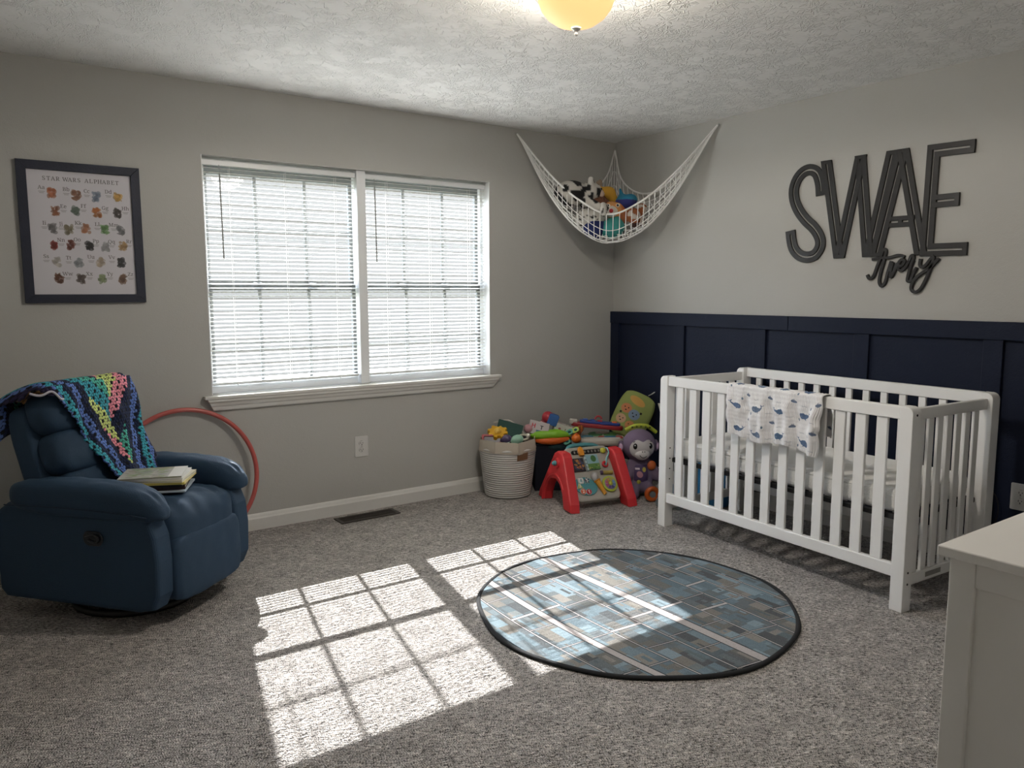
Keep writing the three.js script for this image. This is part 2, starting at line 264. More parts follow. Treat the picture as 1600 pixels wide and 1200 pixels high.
// ---------------------------------------------------------------- ceiling lamp
{
  const t = thing('ceiling_light', 'flush ceiling light with a glowing amber glass bowl and nickel finial', 'ceiling light', [-2.155, H, 2.115]);
  const nickel = mat(lin(0.55, 0.53, 0.5), 0.3, { metalness: 0.9 });
  mesh('pan', lathe([[0, 0], [0.158, 0], [0.165, -0.012], [0.158, -0.035], [0.148, -0.05], [0.14, -0.05], [0.138, -0.03], [0, -0.028]]), nickel, t);
  mesh('glass_bowl', lathe([[0.139, -0.046], [0.137, -0.06], [0.126, -0.09], [0.104, -0.118], [0.072, -0.14], [0.036, -0.152], [0.004, -0.155]]), mat(lin(0.9, 0.72, 0.42), 0.5, { emissive: lin(1, 0.58, 0.22), emissiveIntensity: 0.75, side: THREE.DoubleSide }), t);
  mesh('bulb', ball(0.03, 0.03, -0.085, -0.02), mat('#fff0c0', 0.5, { emissive: lin(1, 0.85, 0.5), emissiveIntensity: 3 }), t);
  mesh('finial', lathe([[0, -0.152], [0.018, -0.154], [0.016, -0.16], [0.008, -0.166], [0.005, -0.171], [0.008, -0.176], [0.005, -0.182], [0, -0.184]], 24), nickel, t);
  const l = new THREE.SpotLight(lin(1, 0.93, 0.84), 2.5, 0, 1.55, 0.1); l.position.set(0, -0.1, 0); l.target.position.set(0, -1, 0); l.shadow.radius = 7; l.castShadow = true; t.add(l, l.target);
  const g = new THREE.PointLight(lin(1, 0.91, 0.78), 1.4); g.position.set(0, -0.1, 0); g.shadow.radius = 5; g.castShadow = true; t.add(g);
}

// ---------------------------------------------------------------- recliner (local: +z front, -x the side with the lever)
const CH = [-3.477, 0, 0.674], CT = 0.697, CS = [0.83, 0.97, 0.93];
const denim = mat(lin(0.016, 0.046, 0.092), 0.72, { bumpMap: rep(clothBump, 14), bumpScale: 0.0008, sheen: 0.25, sheenRoughness: 0.5, sheenColor: lin(0.25, 0.4, 0.6) });
const seam = mat(lin(0.015, 0.034, 0.066), 0.8);
// backrest: lean and outline, shared with the blanket that lies on it
const backTop = 0.985, lean = 0.3; // radians
const backFrame = (s, h) => V(0, 0.40 + h * Math.cos(lean) + s * Math.sin(lean), -0.155 - h * Math.sin(lean) + s * Math.cos(lean)); // h up the back, s outward to the front
{
  const t = thing('recliner', 'dark blue upholstered swivel recliner with padded arms and side lever', 'armchair', CH, CT); t.scale.set(...CS);
  mesh('swivel_ring', [new THREE.TorusGeometry(0.27, 0.017, 10, 48).rotateX(Math.PI / 2).translate(0, 0.017, 0.0), bar([-0.27, 0.03, 0], [0.27, 0.03, 0], 0.015), bar([0, 0.03, -0.27], [0, 0.03, 0.27], 0.015), cyl(0.06, 0.06, 0.075, 0, 0.02, 0)], M.black, t);
  mesh('seat_box', rbox(0.54, 0.2, 0.68, 0, 0.19, -0.02, 0.03, 3), denim, t);
  const wr = (k, a) => (v) => { v.y += a * noise3(v.x * k, v.y * k, v.z * k); v.z += a * 0.6 * noise3(v.x * k + 9, v.y * k, v.z * k); };
  // footrest panel, rolled at its lower edge
  mesh('footrest', puff(0.535, 0.29, 0.13, { e: 5, seg: 20, flat: 0.8, f: (v) => { if (v.z > 0) v.z += 0.012 * Math.cos(v.x * 5.6) - 0.10 * (v.y + 0.05) ** 2; wr(14, 0.003)(v); } }).translate(0, 0.235, 0.375), denim, t);
  const gather = (v) => { const r = Math.max(0, v.z - 0.05); v.y += 0.0045 * Math.sin(v.x * 60 + v.z * 14) * r * 5 * (v.y > 0 ? 1 : 0); };
  mesh('seat_cushion', puff(0.545, 0.19, 0.64, { e: 4.5, seg: 30, flat: 0.85, f: (v) => { if (v.y > 0) v.y += 0.022 * Math.cos(v.x * 5) * Math.cos(v.z * 3.6) + 0.03 * (v.z / 0.32) * 0.4; gather(v); wr(11, 0.003)(v); if (v.z > 0.2) v.y -= (v.z - 0.2) ** 2 * 1.6; } }).translate(0, 0.395, 0.115), denim, t);
  for (const s of [-1, 1]) {
    // side body under the arm pad
    const prof = [[-0.43, 0.12], [-0.40, 0.09], [0.30, 0.085], [0.375, 0.10], [0.405, 0.16], [0.41, 0.30], [0.40, 0.40], [0.375, 0.46], [0.33, 0.485], [-0.36, 0.50], [-0.42, 0.46], [-0.44, 0.3]];
    const g = new THREE.ExtrudeGeometry(shapeOf(prof), { depth: 0.075, bevelEnabled: true, bevelSize: 0.022, bevelThickness: 0.022, bevelSegments: 4, bevelOffset: -0.018 }).rotateY(-Math.PI / 2).translate(0.0375 + s * 0.315, 0, 0);
    const side = mesh('arm_panel', g, denim, t); side.userData.label = s < 0 ? 'side panel with recline lever' : 'side panel towards the window';
    const pad = mesh('arm_pad', puff(0.172, 0.145, 0.80, { e: 3.2, seg: 30, flat: 0.95, f: (v) => {
      const f = v.z / 0.4; if (f > 0.55) { const q = (f - 0.55) / 0.45; v.x *= 1 - 0.22 * q * q; v.y = v.y * (1 - 0.2 * q * q) - 0.035 * q * q; }
      if (v.y > 0) v.y += 0.012 * Math.cos(f * 1.4); const edge = Math.max(0, Math.abs(f - 0.86) < 0.12 ? 1 - Math.abs(f - 0.86) / 0.12 : 0); v.y += 0.004 * edge * Math.sin(v.x * 150); wr(12, 0.003)(v);
    } }).translate(s * 0.318, 0.532, 0.035), denim, t);
    mesh('pad_seam', tube([[s * 0.405, 0.505, -0.34], [s * 0.408, 0.512, 0], [s * 0.402, 0.505, 0.25], [s * 0.385, 0.49, 0.38]], 0.003, 30, 5), seam, pad);
  }
  { // outer back shell and three stuffed rolls
    const place = (g) => { g.rotateX(-lean); const o = backFrame(0, 0); return g.translate(o.x, o.y, o.z); };
    mesh('back_shell', place(puff(0.60, 0.60, 0.13, { e: 7, seg: 18, flat: 0.8, f: (v) => { v.y = v.y * 0.95 + 0.262; if (v.y > 0.4) v.x *= 1 - (v.y - 0.4) * 0.35; } }).translate(0, 0, -0.06)), denim, t);
    for (const [y, h, d] of [[0.12, 0.20, 0.17], [0.295, 0.215, 0.19], [0.482, 0.225, 0.20]]) mesh('back_cushion', place(puff(0.57, h, d, { e: 3.4, seg: 24, flat: 0.93, f: (v) => { if (y > 0.4 && v.y > 0) v.x *= 1 - v.y * 0.5; wr(10, 0.004)(v); } }).translate(0, y, 0.045)), denim, t);
  }
  const lever = new THREE.Group(); lever.name = 'recline_lever'; t.add(lever); lever.position.set(-0.3765, 0.385, 0.1); lever.rotation.y = -Math.PI / 2;
  const dark = mat(lin(0.01, 0.014, 0.022), 0.35);
  mesh('lever_cup', slab(rrect(0.10, 0.062, 0.03), 0.008, 0.003), dark, lever);
  mesh('lever_pull', tube([[-0.035, 0.004, 0.012], [0.015, 0.018, 0.014], [0.036, 0.004, 0.014], [0.02, -0.014, 0.013], [-0.02, -0.006, 0.012]], 0.005, 24, 7), dark, lever);
}
{ // crocheted blanket over the backrest
  const W = 1024, N2 = 96;
  const path = (f) => { // f: metres from the crest; negative goes down behind
    const hTop = 0.6; // height of the crest up the back
    if (f < -0.08) { const o = backFrame(-0.145, hTop - 0.02 + (f + 0.08)); return o; }
    if (f < 0.10) { const a = (f + 0.08) / 0.18 * Math.PI; return backFrame(-0.0125 - 0.1325 * Math.cos(a) * 1.0 + 0.02 * Math.sin(a), hTop - 0.02 + 0.03 * Math.sin(a)); }
    const h = hTop - 0.02 - (f - 0.10), s = 0.145 + 0.012 * Math.sin((h - 0.04) * 16) + Math.max(0, 0.16 - h) * 0.45; return backFrame(s, Math.max(h, -0.02 + 0.0 * h)).add(V(0, 0, h < -0.02 ? (-0.02 - h) : 0));
  };
  const f0 = -0.22, f1 = 0.69;
  const lerp = (t, k) => { for (let i = 1; i < k.length; i++) if (t <= k[i][0]) { const [a, p] = k[i - 1], [b, q] = k[i]; return p + (q - p) * (t - a) / (b - a); } return k[k.length - 1][1]; };
  const XL = (f) => lerp(f, [[f0, -0.33], [0.05, -0.335], [0.12, -0.33], [0.16, -0.245], [0.3, -0.16], [0.5, -0.08], [0.6, -0.03], [f1, 0.03]]);
  const XR = (f) => lerp(f, [[f0, 0.31], [0.05, 0.315], [0.2, 0.335], [0.45, 0.335], [0.6, 0.315], [f1, 0.28]]);
  const F = (v) => f0 + (f1 - f0) * v;
  const g = sheet((u, v) => {
    const f = F(v), x = XL(f) + (XR(f) - XL(f)) * u, p = path(f), e = Math.max(0, Math.abs(x) - 0.255), k = e / 0.08;
    const out = 0.009 * noise2(x * 9, f * 5) + 0.006 * Math.sin(x * 40 + f * 9) * Math.min(1, Math.max(0, f) * 3);
    const sc = (u < 0.02 || u > 0.98 ? 0.007 * Math.sin(f * 170) : 0);
    p.x = x + sc - (x > 0 ? 0.02 * k * k : -0.02 * k * k); p.addScaledVector(backFrame(1, 0).sub(backFrame(0, 0)), out + 0.012 - Math.min(0.13, 0.085 * k * k)); if (f < 0.1) p.y -= 0.05 * k * k; return p;
  }, 72, 120, 0.009, (u, v) => { const f = F(v); return [(XL(f) + (XR(f) - XL(f)) * u + 0.4) / 0.8, (f - f0) / (f1 - f0)]; });
  // crochet print: rows of stitch clusters, nested Vs on both sides of a centre line of patches
  const C = { navy: '#1b2646', blue: '#5f7cc0', sky: '#7aa8d8', teal: '#3c9fb0', pale: '#66bcc4', brown: '#664a28', olive: '#5d5a2a', lime: '#cfdd86', pink: '#ea93a2', plum: '#2c2748', green: '#4fb09c' };
  const rows = ['navy', 'navy', 'blue', 'blue', 'navy', 'teal', 'teal', 'blue', 'plum', 'plum', 'brown', 'pale', 'brown', 'brown', 'teal', 'lime', 'navy', 'plum', 'plum', 'plum', 'plum', 'navy'];
  const cell = 0.021, tint = (x, f) => {
    const c = 0.045 + 0.05 * (f + 0.1), dx = Math.abs(x - c), q = f * 0.42 + 0.02, d = dx * 1.05 + f * 0.42 - 0.2; // distance outward from the middle diamonds
    if (d < 0.02) { const i = Math.floor((f + dx * 1.0 + 0.3) / 0.1), j = x < c ? 0 : 1, s = (i * 2 + j) % 7; return [C.pink, C.green, C.lime, C.teal, C.pink, C.lime, C.navy][(s + 7) % 7]; }
    return C[rows[Math.min(rows.length - 1, Math.floor((d - 0.02) / cell))]];
  };
  const cr = rng(77);
  const draw = (bump) => (x) => {
    x.fillStyle = bump ? '#000' : '#10141f'; x.fillRect(0, 0, W, W);
    const sx = W / 0.8, sy = W / (f1 - f0), st = 0.0135;
    for (let j = 0; j * st < f1 - f0 + st; j++) for (let i = 0; i * st < 0.82; i++) {
      const X = (i + (j % 2) * 0.5) * st, Fv = j * st, col = tint(X - 0.4, Fv + f0), l = 0.9 + 0.25 * cr();
      const hole = (i + (j >> 1)) % 3 === 0 && j % 2 === 0; if (hole) continue;
      if (bump) { const gr = x.createRadialGradient(X * sx, W - Fv * sy, 0, X * sx, W - Fv * sy, 8.5); gr.addColorStop(0, '#fff'); gr.addColorStop(1, '#333'); x.fillStyle = gr; }
      else { const c = new THREE.Color(col).multiplyScalar(l); x.fillStyle = '#' + c.getHexString(); }
      x.beginPath(); x.ellipse(X * sx, W - Fv * sy, 10.4, 7.6, 0.5 * (i % 2 ? 1 : -1), 0, 7); x.fill();
    }
  };
  const map = canvasTex(W, W, draw(false)), bmp = canvasTex(W, W, draw(true), false);
  const m = mat('#ffffff', 0.95, { map, bumpMap: bmp, bumpScale: 0.004 });
  const t = thing('crochet_blanket', 'multicoloured crocheted blanket draped over the back of the recliner', 'blanket', CH, CT); t.scale.set(...CS);
  mesh('cloth', g, m, t);
  // pale scalloped edging along the short side that hangs in front
  const edge = [], wool = mat(lin(0.55, 0.53, 0.6), 0.95); for (let i = 0; i <= 40; i++) { const f = 0.115 + 0.035 * Math.sin(i / 40 * 9) * 0.3, x = -0.33 + i / 40 * 0.1, p = path(f + i / 40 * 0.05); p.x = x; p.addScaledVector(backFrame(1, 0).sub(backFrame(0, 0)), 0.02 - Math.min(0.13, 0.085 * (Math.max(0, -x - 0.255) / 0.08) ** 2)); edge.push(p); }
  mesh('edging', tube(edge, 0.005, 60, 6), wool, t);
  const e2 = []; for (let i = 0; i <= 30; i++) { const f = 0.35 + i / 30 * 0.25, p = path(f); p.x = XR(f) - 0.005; p.addScaledVector(backFrame(1, 0).sub(backFrame(0, 0)), -0.05); e2.push(p); }
  mesh('edging', tube(e2, 0.005, 50, 6), wool, t);
}
{ // picture books piled on the seat
  const specs = [ // width, depth, thickness, cover, turn
    ['thin pale blue picture book at the bottom of the seat pile', 0.22, 0.27, 0.007, '#b9c6d2', 0.05, 0],
    ['dark maroon board book low in the seat pile', 0.20, 0.24, 0.016, '#2b1519', 0.12, 0.004],
    ['black covered picture book in the middle of the seat pile', 0.21, 0.25, 0.009, '#1c1a1e', 0.03, 0.0],
    ['yellow covered picture book in the seat pile', 0.215, 0.255, 0.01, '#d8c66a', 0.0, 0.01],
    ['cream covered picture book in the seat pile', 0.21, 0.26, 0.009, '#cfc8b2', -0.05, 0.006],
    ['white covered picture book near the top of the seat pile', 0.205, 0.25, 0.008, '#d6d4cf', 0.04, 0.0],
    ['picture book with a green meadow cover on top of the pile', 0.20, 0.25, 0.007, 'meadow', 0.1, -0.008],
  ];
  const meadow = canvasTex(128, 160, (x) => { const r = rng(8); x.fillStyle = '#a9a7a2'; x.fillRect(0, 0, 128, 160); for (let i = 0; i < 120; i++) { x.fillStyle = ['#6f8a52', '#8b7b66', '#90a070', '#7d7a76', '#b2aca0'][Math.floor(r() * 5)]; x.globalAlpha = 0.5; x.beginPath(); x.ellipse(r() * 128, 20 + r() * 90, 4 + r() * 18, 3 + r() * 8, r() * 3, 0, 7); x.fill(); } x.globalAlpha = 1; x.fillStyle = '#d8d6d0'; x.fillRect(0, 125, 128, 35); });
  const paper = mat(lin(0.6, 0.57, 0.5), 0.8);
  let y = 0.507; const c = Math.cos(CT), s = Math.sin(CT), at = (lx, lz) => [CH[0] + lx * 0.83 * c + lz * 0.93 * s, CH[2] - lx * 0.83 * s + lz * 0.93 * c];
  for (const [label, w, d, th, col, turn, off] of specs) {
    const [wx, wz] = at(0.0 + off, 0.155 + off), b = thing('picture_book', label, 'book', [wx, y, wz], CT + 0.42 + turn, 'books on the recliner seat');
    const cover = col === 'meadow' ? mat('#ffffff', 0.45, { map: meadow }) : mat(col, 0.45);
    mesh('cover', [rbox(w, 0.0016, d, 0, 0.0008, 0, 0.0006, 1), rbox(w, 0.0016, d, 0, th - 0.0008, 0, 0.0006, 1), rbox(0.002, th, d, -w / 2 + 0.001, th / 2, 0, 0.0008, 1)], cover, b);
    mesh('pages', plain(w - 0.008, th - 0.0032, d - 0.008, 0.002, th / 2, 0), paper, b);
    y += th + 0.0003;
  }
  const [wx, wz] = at(-0.215, 0.13), b = thing('picture_book', 'dark navy book with pale lettering leaning on the seat pile', 'book', [wx, 0.508, wz], CT + 0.2, 'books on the recliner seat');
  const txt = canvasTex(128, 128, (x) => { x.fillStyle = '#1a2436'; x.fillRect(0, 0, 128, 128); x.fillStyle = '#9fb0bd'; const r = rng(6); for (let j = 0; j < 7; j++) for (let i = 0; i < 9; i++) x.fillRect(12 + i * 12, 16 + j * 14, 3 + r() * 6, 5); });
  mesh('cover', rbox(0.14, 0.022, 0.2, 0, 0.011, 0, 0.003), mat('#ffffff', 0.4, { map: txt }), b);
  mesh('pages', plain(0.136, 0.014, 0.196, 0.004, 0.011, 0.004), paper, b);
}
{ // hoop leaning on the wall behind the recliner
  const g = new THREE.TorusGeometry(0.362, 0.0125, 14, 96), o = mesh('hula_hoop', g, mat(lin(0.5, 0.10, 0.085), 0.28, { clearcoat: 0.5 }));
  o.rotation.x = -0.16; o.position.set(-3.108, 0.37, 0.083);
  tag(o, 'coral red hula hoop leaning on the wall behind the recliner', 'hula hoop');
}

// ---------------------------------------------------------------- crib (local: x along its length, z from its front to the wall)
{
  const t = thing('crib', 'white slatted wooden baby crib in front of the navy panelling', 'crib', [-0.803, 0, 1.29]);
  t.rotation.y = -Math.PI / 2 - 0.0579; // local +x -> (-0.058, 0, 0.998), local +z -> (-0.998, 0, -0.058)
  const wood = mat(lin(0.86, 0.855, 0.84), 0.34), P = (x0, x1, y0, y1, d0, d1, r = 0.005) => span(x0, x1, y0, y1, -d1, -d0, r);
  const post = (x0, x1, d0, d1, h, r = 0.03) => { // one upper outer corner rounded
    const left = x0 < 0.7, w = x1 - x0, p = left ? [[0, 0], [w, 0], [w, h], [r, h]] : [[0, 0], [w, 0], [w, h - r]];
    if (left) for (let i = 1; i <= 6; i++) { const a = Math.PI / 2 + i / 6 * Math.PI / 2; p.push([r + r * Math.cos(a), h - r + r * Math.sin(a)]); }
    else { for (let i = 1; i <= 6; i++) { const a = i / 6 * Math.PI / 2; p.push([w - r + r * Math.cos(a), h - r + r * Math.sin(a)]); } p.push([0, h]); }
    return slab(p, d1 - d0, 0.003).translate(x0, 0, -d1);
  };
  mesh('front_post', post(-0.021, 0.036, 0, 0.062, 0.874), wood, t); mesh('front_post', post(1.409, 1.467, 0, 0.062, 0.874), wood, t);
  mesh('back_post', post(-0.021, 0.036, 0.625, 0.69, 0.888), wood, t); mesh('back_post', post(1.409, 1.467, 0.625, 0.69, 0.888), wood, t);
  const panel = (name, d, y0, y1, ya, yb, w) => {
    const g = new THREE.Group(); g.name = name; t.add(g);
    mesh('top_rail', P(0.036, 1.409, y1, y1 + 0.055, d, d + 0.032), wood, g); mesh('bottom_rail', P(0.036, 1.409, y0, y0 + 0.056, d, d + 0.032), wood, g);
    const sl = P(-w / 2, w / 2, y0 + 0.056, y1, d + 0.008, d + 0.024, 0.003);
    for (let i = 0; i < 13; i++) mesh('slat', sl, wood, g).position.x = 0.121 + i * 0.1003;
  };
  panel('front_panel', 0.006, 0.142, 0.818, 0, 0, 0.05); panel('back_panel', 0.648, 0.142, 0.833, 0, 0, 0.036);
  for (const [x, nm] of [[0.0, 'end_panel'], [1.424, 'end_panel']]) {
    const g = new THREE.Group(); g.name = nm; t.add(g);
    mesh('top_rail', P(x, x + 0.022, 0.813, 0.863, 0.062, 0.625), wood, g); mesh('bottom_rail', P(x, x + 0.022, 0.096, 0.148, 0.062, 0.625), wood, g);
    for (let i = 0; i < 7; i++) mesh('slat', P(x + 0.004, x + 0.018, 0.148, 0.813, 0.094 + i * 0.0725, 0.134 + i * 0.0725, 0.003), wood, g);
  }
  const iron = mat(lin(0.015, 0.015, 0.017), 0.5);
  mesh('mattress_frame', [P(0.03, 1.42, 0.375, 0.40, 0.05, 0.075), P(0.03, 1.42, 0.375, 0.40, 0.60, 0.625), P(0.03, 0.055, 0.375, 0.40, 0.05, 0.625), P(1.395, 1.42, 0.375, 0.40, 0.05, 0.625), ...Array.from({ length: 11 }, (_, i) => P(0.12 + i * 0.118, 0.132 + i * 0.118, 0.385, 0.397, 0.07, 0.61))], iron, t);
  mesh('bolt', [0.46, 0.4, 0.34, 0.28].flatMap((y) => [bar([0.037, y, -0.03], [0.0385, y, -0.03], 0.004), bar([1.4085, y, -0.03], [1.407, y, -0.03], 0.004)]), iron, t);
  mesh('rail_bolt', [0.84, 0.17, 0.12].map((y) => bar([1.4655, y, -0.03], [1.4685, y, -0.03], 0.005)).concat([bar([1.404, 0.6, -0.64], [1.4095, 0.6, -0.64], 0.006)]), iron, t);
  mesh('paper_label', P(1.446, 1.4464, 0.112, 0.134, 0.2, 0.32, 0), mat('#8f8d88', 0.7), t);

  const quilt = dataTex(128, (i, j) => { const v = 128 + 120 * Math.sin((i + j) / 128 * Math.PI * 16) * Math.sin((i - j) / 128 * Math.PI * 16); return [v, v, v]; });
  const mt = thing('crib_mattress', 'white quilted mattress lying inside the crib', 'mattress', [-0.803, 0, 1.29]); mt.rotation.copy(t.rotation);
  const mg = rbox(1.36, 0.11, 0.56, 0.716, 0.456, -0.335, 0.03, 5); metreUV(mg);
  const cover = mesh('cover', mg, mat(lin(0.84, 0.835, 0.815), 0.9, { bumpMap: rep(quilt, 9), bumpScale: 0.0012 }), mt);
  mesh('piping', tube(rrect(1.345, 0.545, 0.04, 4).map(([x, z]) => [x + 0.716, 0.488, z - 0.335]), 0.004, 160, 5, true), mat(lin(0.66, 0.66, 0.64), 0.9), cover);

  // muslin blanket hung over the front rail
  const w = 0.56, x0 = 0.494, hangF = 0.262, hangB = 0.2, top = 0.8755;
  const len = hangF + 0.05 + hangB;
  const drape = sheet((u, v) => {
    const s = v * len, x = x0 + u * w; let y, z;
    const fold = 0.012 * Math.sin(u * 21 + 0.6) + 0.008 * Math.sin(u * 47 + 1) + 0.006 * noise2(u * 5, v * 3);
    if (s < hangF) { const q = (hangF - s); y = top - q; z = 0.011 + (0.008 + fold) * Math.min(1, q / 0.09) + 0.004; }
    else if (s < hangF + 0.05) { const a = (s - hangF) / 0.05 * Math.PI; y = top + 0.006 * Math.sin(a); z = -0.0165 + 0.028 * Math.cos(a) * 1.1; }
    else { const q = s - hangF - 0.05; y = top - q; z = -0.05 - (0.006 + fold * 0.8) * Math.min(1, q / 0.09); }
    const skew = s < hangF ? (hangF - s) / hangF : 0;
    return V(x - 0.012 * skew * u + 0.03 * skew * (1 - u) + 0.006 * noise2(v * 7, u), y + (s < hangF ? skew * (0.012 * Math.sin(u * 9 + 2) - 0.018 * (u - 0.5)) : 0) + 0.003 * noise2(u * 30, v * 2), z);
  }, 90, 60, 0.0022, (u, v) => [u, v * len / w]);
  const whales = canvasTex(1024, 1024, (x) => {
    x.fillStyle = '#e6e5e6'; x.fillRect(0, 0, 1024, 1024); const r = rng(15);
    const whale = (cx, cy, s, flip, c) => { x.save(); x.translate(cx, cy); x.scale(flip ? -s : s, s); x.rotate(-0.06); x.fillStyle = c; x.beginPath(); x.moveTo(-46, 0); x.bezierCurveTo(-48, -26, -20, -32, 8, -22); x.bezierCurveTo(28, -14, 44, -10, 56, -22); x.lineTo(60, -16); x.bezierCurveTo(50, 4, 30, 14, 6, 20); x.lineTo(10, 32); x.lineTo(-6, 22); x.bezierCurveTo(-30, 24, -46, 18, -46, 0); x.fill(); x.beginPath(); x.moveTo(54, -18); x.bezierCurveTo(62, -26, 72, -24, 78, -32); x.bezierCurveTo(70, -34, 66, -30, 60, -28); x.bezierCurveTo(58, -36, 52, -36, 48, -40); x.bezierCurveTo(48, -30, 50, -26, 54, -18); x.fill(); x.fillStyle = '#d9d8d8'; x.fillRect(-30, -4, 4, 4); x.restore(); };
    for (let k = 0; k < 9; k++) for (let i = 0; i < 4; i++) { const y = 60 + k * 112, X = 110 + i * 250 + (k % 2) * 130; if (k % 2 === 0) whale(X, y, 0.85 + r() * 0.25, (i + k / 2) % 2, ['#5b7192', '#6a7a92', '#56708f'][i % 3]); else { x.fillStyle = '#6b7890'; x.beginPath(); x.ellipse(X, y, 26, 12, r() * 0.6 - 0.3, 0, 7); x.fill(); x.fillRect(X - 8, y - 20, 5, 14); x.fillRect(X + 2, y - 24, 4, 14); } x.strokeStyle = '#a4a8b2'; x.lineWidth = 3; x.beginPath(); x.moveTo(X + 80, y + 30); x.lineTo(X + 130, y + 28); x.stroke(); x.fillStyle = '#6a7f92'; if (r() > 0.4) { x.beginPath(); x.ellipse(X - 70, y + 40, 9, 12, 0, 0, 7); x.fill(); } }
  });
  const gauze = dataTex(256, (i, j) => { const v = 150 + 70 * Math.sin(i / 256 * Math.PI * 2 * 22) * (0.6 + 0.4 * Math.sin(j / 30)) + 30 * Math.sin(j / 256 * Math.PI * 2 * 9); return [v, v, v]; });
  const bl = thing('muslin_blanket', 'white muslin blanket printed with blue whales hung over the crib rail', 'blanket', [-0.803, 0, 1.29]); bl.rotation.copy(t.rotation);
  mesh('cloth', drape, mat('#ffffff', 0.95, { map: whales, bumpMap: rep(gauze, 3), bumpScale: 0.003 }), bl);
}
{ // dresser beside the camera
  const t = thing('dresser', 'low white dresser with a panelled end and a cream top', 'dresser', [0, 0, 0]);
  const paint = mat(lin(0.83, 0.81, 0.77), 0.42), x0 = -2.315, x1 = -0.85, z0 = 3.575, z1 = 4.05;
  mesh('top', span(x0 - 0.018, x1 + 0.018, 0.777, 0.80, z0 - 0.02, z1, 0.004), paint, t);
  mesh('corner_post', span(x0, x0 + 0.05, 0, 0.777, z0, z0 + 0.052, 0.003), paint, t); mesh('corner_post', span(x0, x0 + 0.05, 0, 0.777, z1 - 0.055, z1 - 0.003, 0.003), paint, t);
  mesh('corner_post', span(x1 - 0.05, x1, 0, 0.777, z0, z0 + 0.052, 0.003), paint, t); mesh('corner_post', span(x1 - 0.05, x1, 0, 0.777, z1 - 0.055, z1 - 0.003, 0.003), paint, t);
  mesh('end_rail', span(x0 + 0.003, x0 + 0.03, 0.72, 0.777, z0 + 0.052, z1 - 0.055, 0.002), paint, t);
  mesh('end_rail', span(x0 + 0.003, x0 + 0.03, 0.09, 0.16, z0 + 0.052, z1 - 0.055, 0.002), paint, t);
  mesh('end_panel', span(x0 + 0.012, x0 + 0.024, 0.16, 0.72, z0 + 0.052, z1 - 0.055), paint, t);
  mesh('end_panel', span(x1 - 0.024, x1 - 0.012, 0.09, 0.777, z0 + 0.052, z1 - 0.055), paint, t);
  mesh('back', span(x0 + 0.05, x1 - 0.05, 0.09, 0.777, z1 - 0.02, z1 - 0.006), paint, t);
  const knob = mat(lin(0.3, 0.29, 0.28), 0.3, { metalness: 0.8 });
  for (let c = 0; c < 2; c++) for (let r = 0; r < 3; r++) { const w = (x1 - x0 - 0.1) / 2, xa = x0 + 0.05 + c * w, d = new THREE.Group(); d.name = 'drawer'; t.add(d); mesh('drawer_front', span(xa + 0.004, xa + w - 0.004, 0.1 + r * 0.222, 0.315 + r * 0.222, z0 + 0.004, z0 + 0.024, 0.003), paint, d); for (const f of [0.3, 0.7]) mesh('knob', ball(0.014, xa + w * f, 0.21 + r * 0.222, z0 - 0.006), knob, d); }
}

// ---------------------------------------------------------------- wall pieces
function outlet(label, place) {
  const t = thing('wall_outlet', label, 'outlet'); place(t);
  const ivory = mat(lin(0.62, 0.61, 0.59), 0.4), dk = mat(lin(0.02, 0.02, 0.02), 0.6);
  mesh('plate', slab(rrect(0.088, 0.128, 0.006), 0.006, 0.002), ivory, t);
  for (const y of [0.02, -0.02]) { const r = mesh('receptacle', slab(rrect(0.034, 0.028, 0.012), 0.004, 0.001).translate(0, y, 0.0055), ivory, t); mesh('slot', [plain(0.0025, 0.009, 0.001, -0.007, y + 0.002, 0.0097), plain(0.0025, 0.007, 0.001, 0.007, y + 0.002, 0.0097), plain(0.005, 0.005, 0.001, 0, y - 0.008, 0.0097)], dk, r); mesh('groove', new THREE.TorusGeometry(0.0165, 0.0012, 5, 28).scale(1, 0.88, 1).translate(0, y, 0.006), dk, r); }
  mesh('screw', bar([0, 0, 0.005], [0, 0, 0.0072], 0.003), mat(lin(0.5, 0.5, 0.48), 0.3), t);
}
outlet('white duplex wall outlet on the grey wall below the window', (t) => t.position.set(-2.0785, 0.407, 0));
outlet('white duplex wall outlet on the navy panelling beside the dresser', (t) => { t.position.set(-0.006, 0.38, 2.836); t.rotation.y = -Math.PI / 2; });
{ // floor register
  const t = thing('floor_vent', 'brown slotted floor vent set in the carpet under the window', 'vent', [-2.108, 0, 0.135]), br = mat(lin(0.05, 0.042, 0.036), 0.5, { metalness: 0.3 });
  mesh('frame', slab(rrect(0.385, 0.125, 0.006), 0.006, 0.0015, [[[-0.17, -0.043], [-0.17, 0.043], [0.17, 0.043], [0.17, -0.043]]]).rotateX(-Math.PI / 2).translate(0, 0.001, 0), br, t);
  mesh('well', plain(0.345, 0.001, 0.09, 0, 0.0012, 0), M.black, t);
  const g = plain(0.0042, 0.005, 0.086, 0, 0.004, 0).rotateY(0); for (let i = 0; i < 32; i++) mesh('louver', g, br, t).position.x = -0.165 + i * 0.01065;
  mesh('center_bar', plain(0.34, 0.004, 0.005, 0, 0.0045, 0), br, t);
}
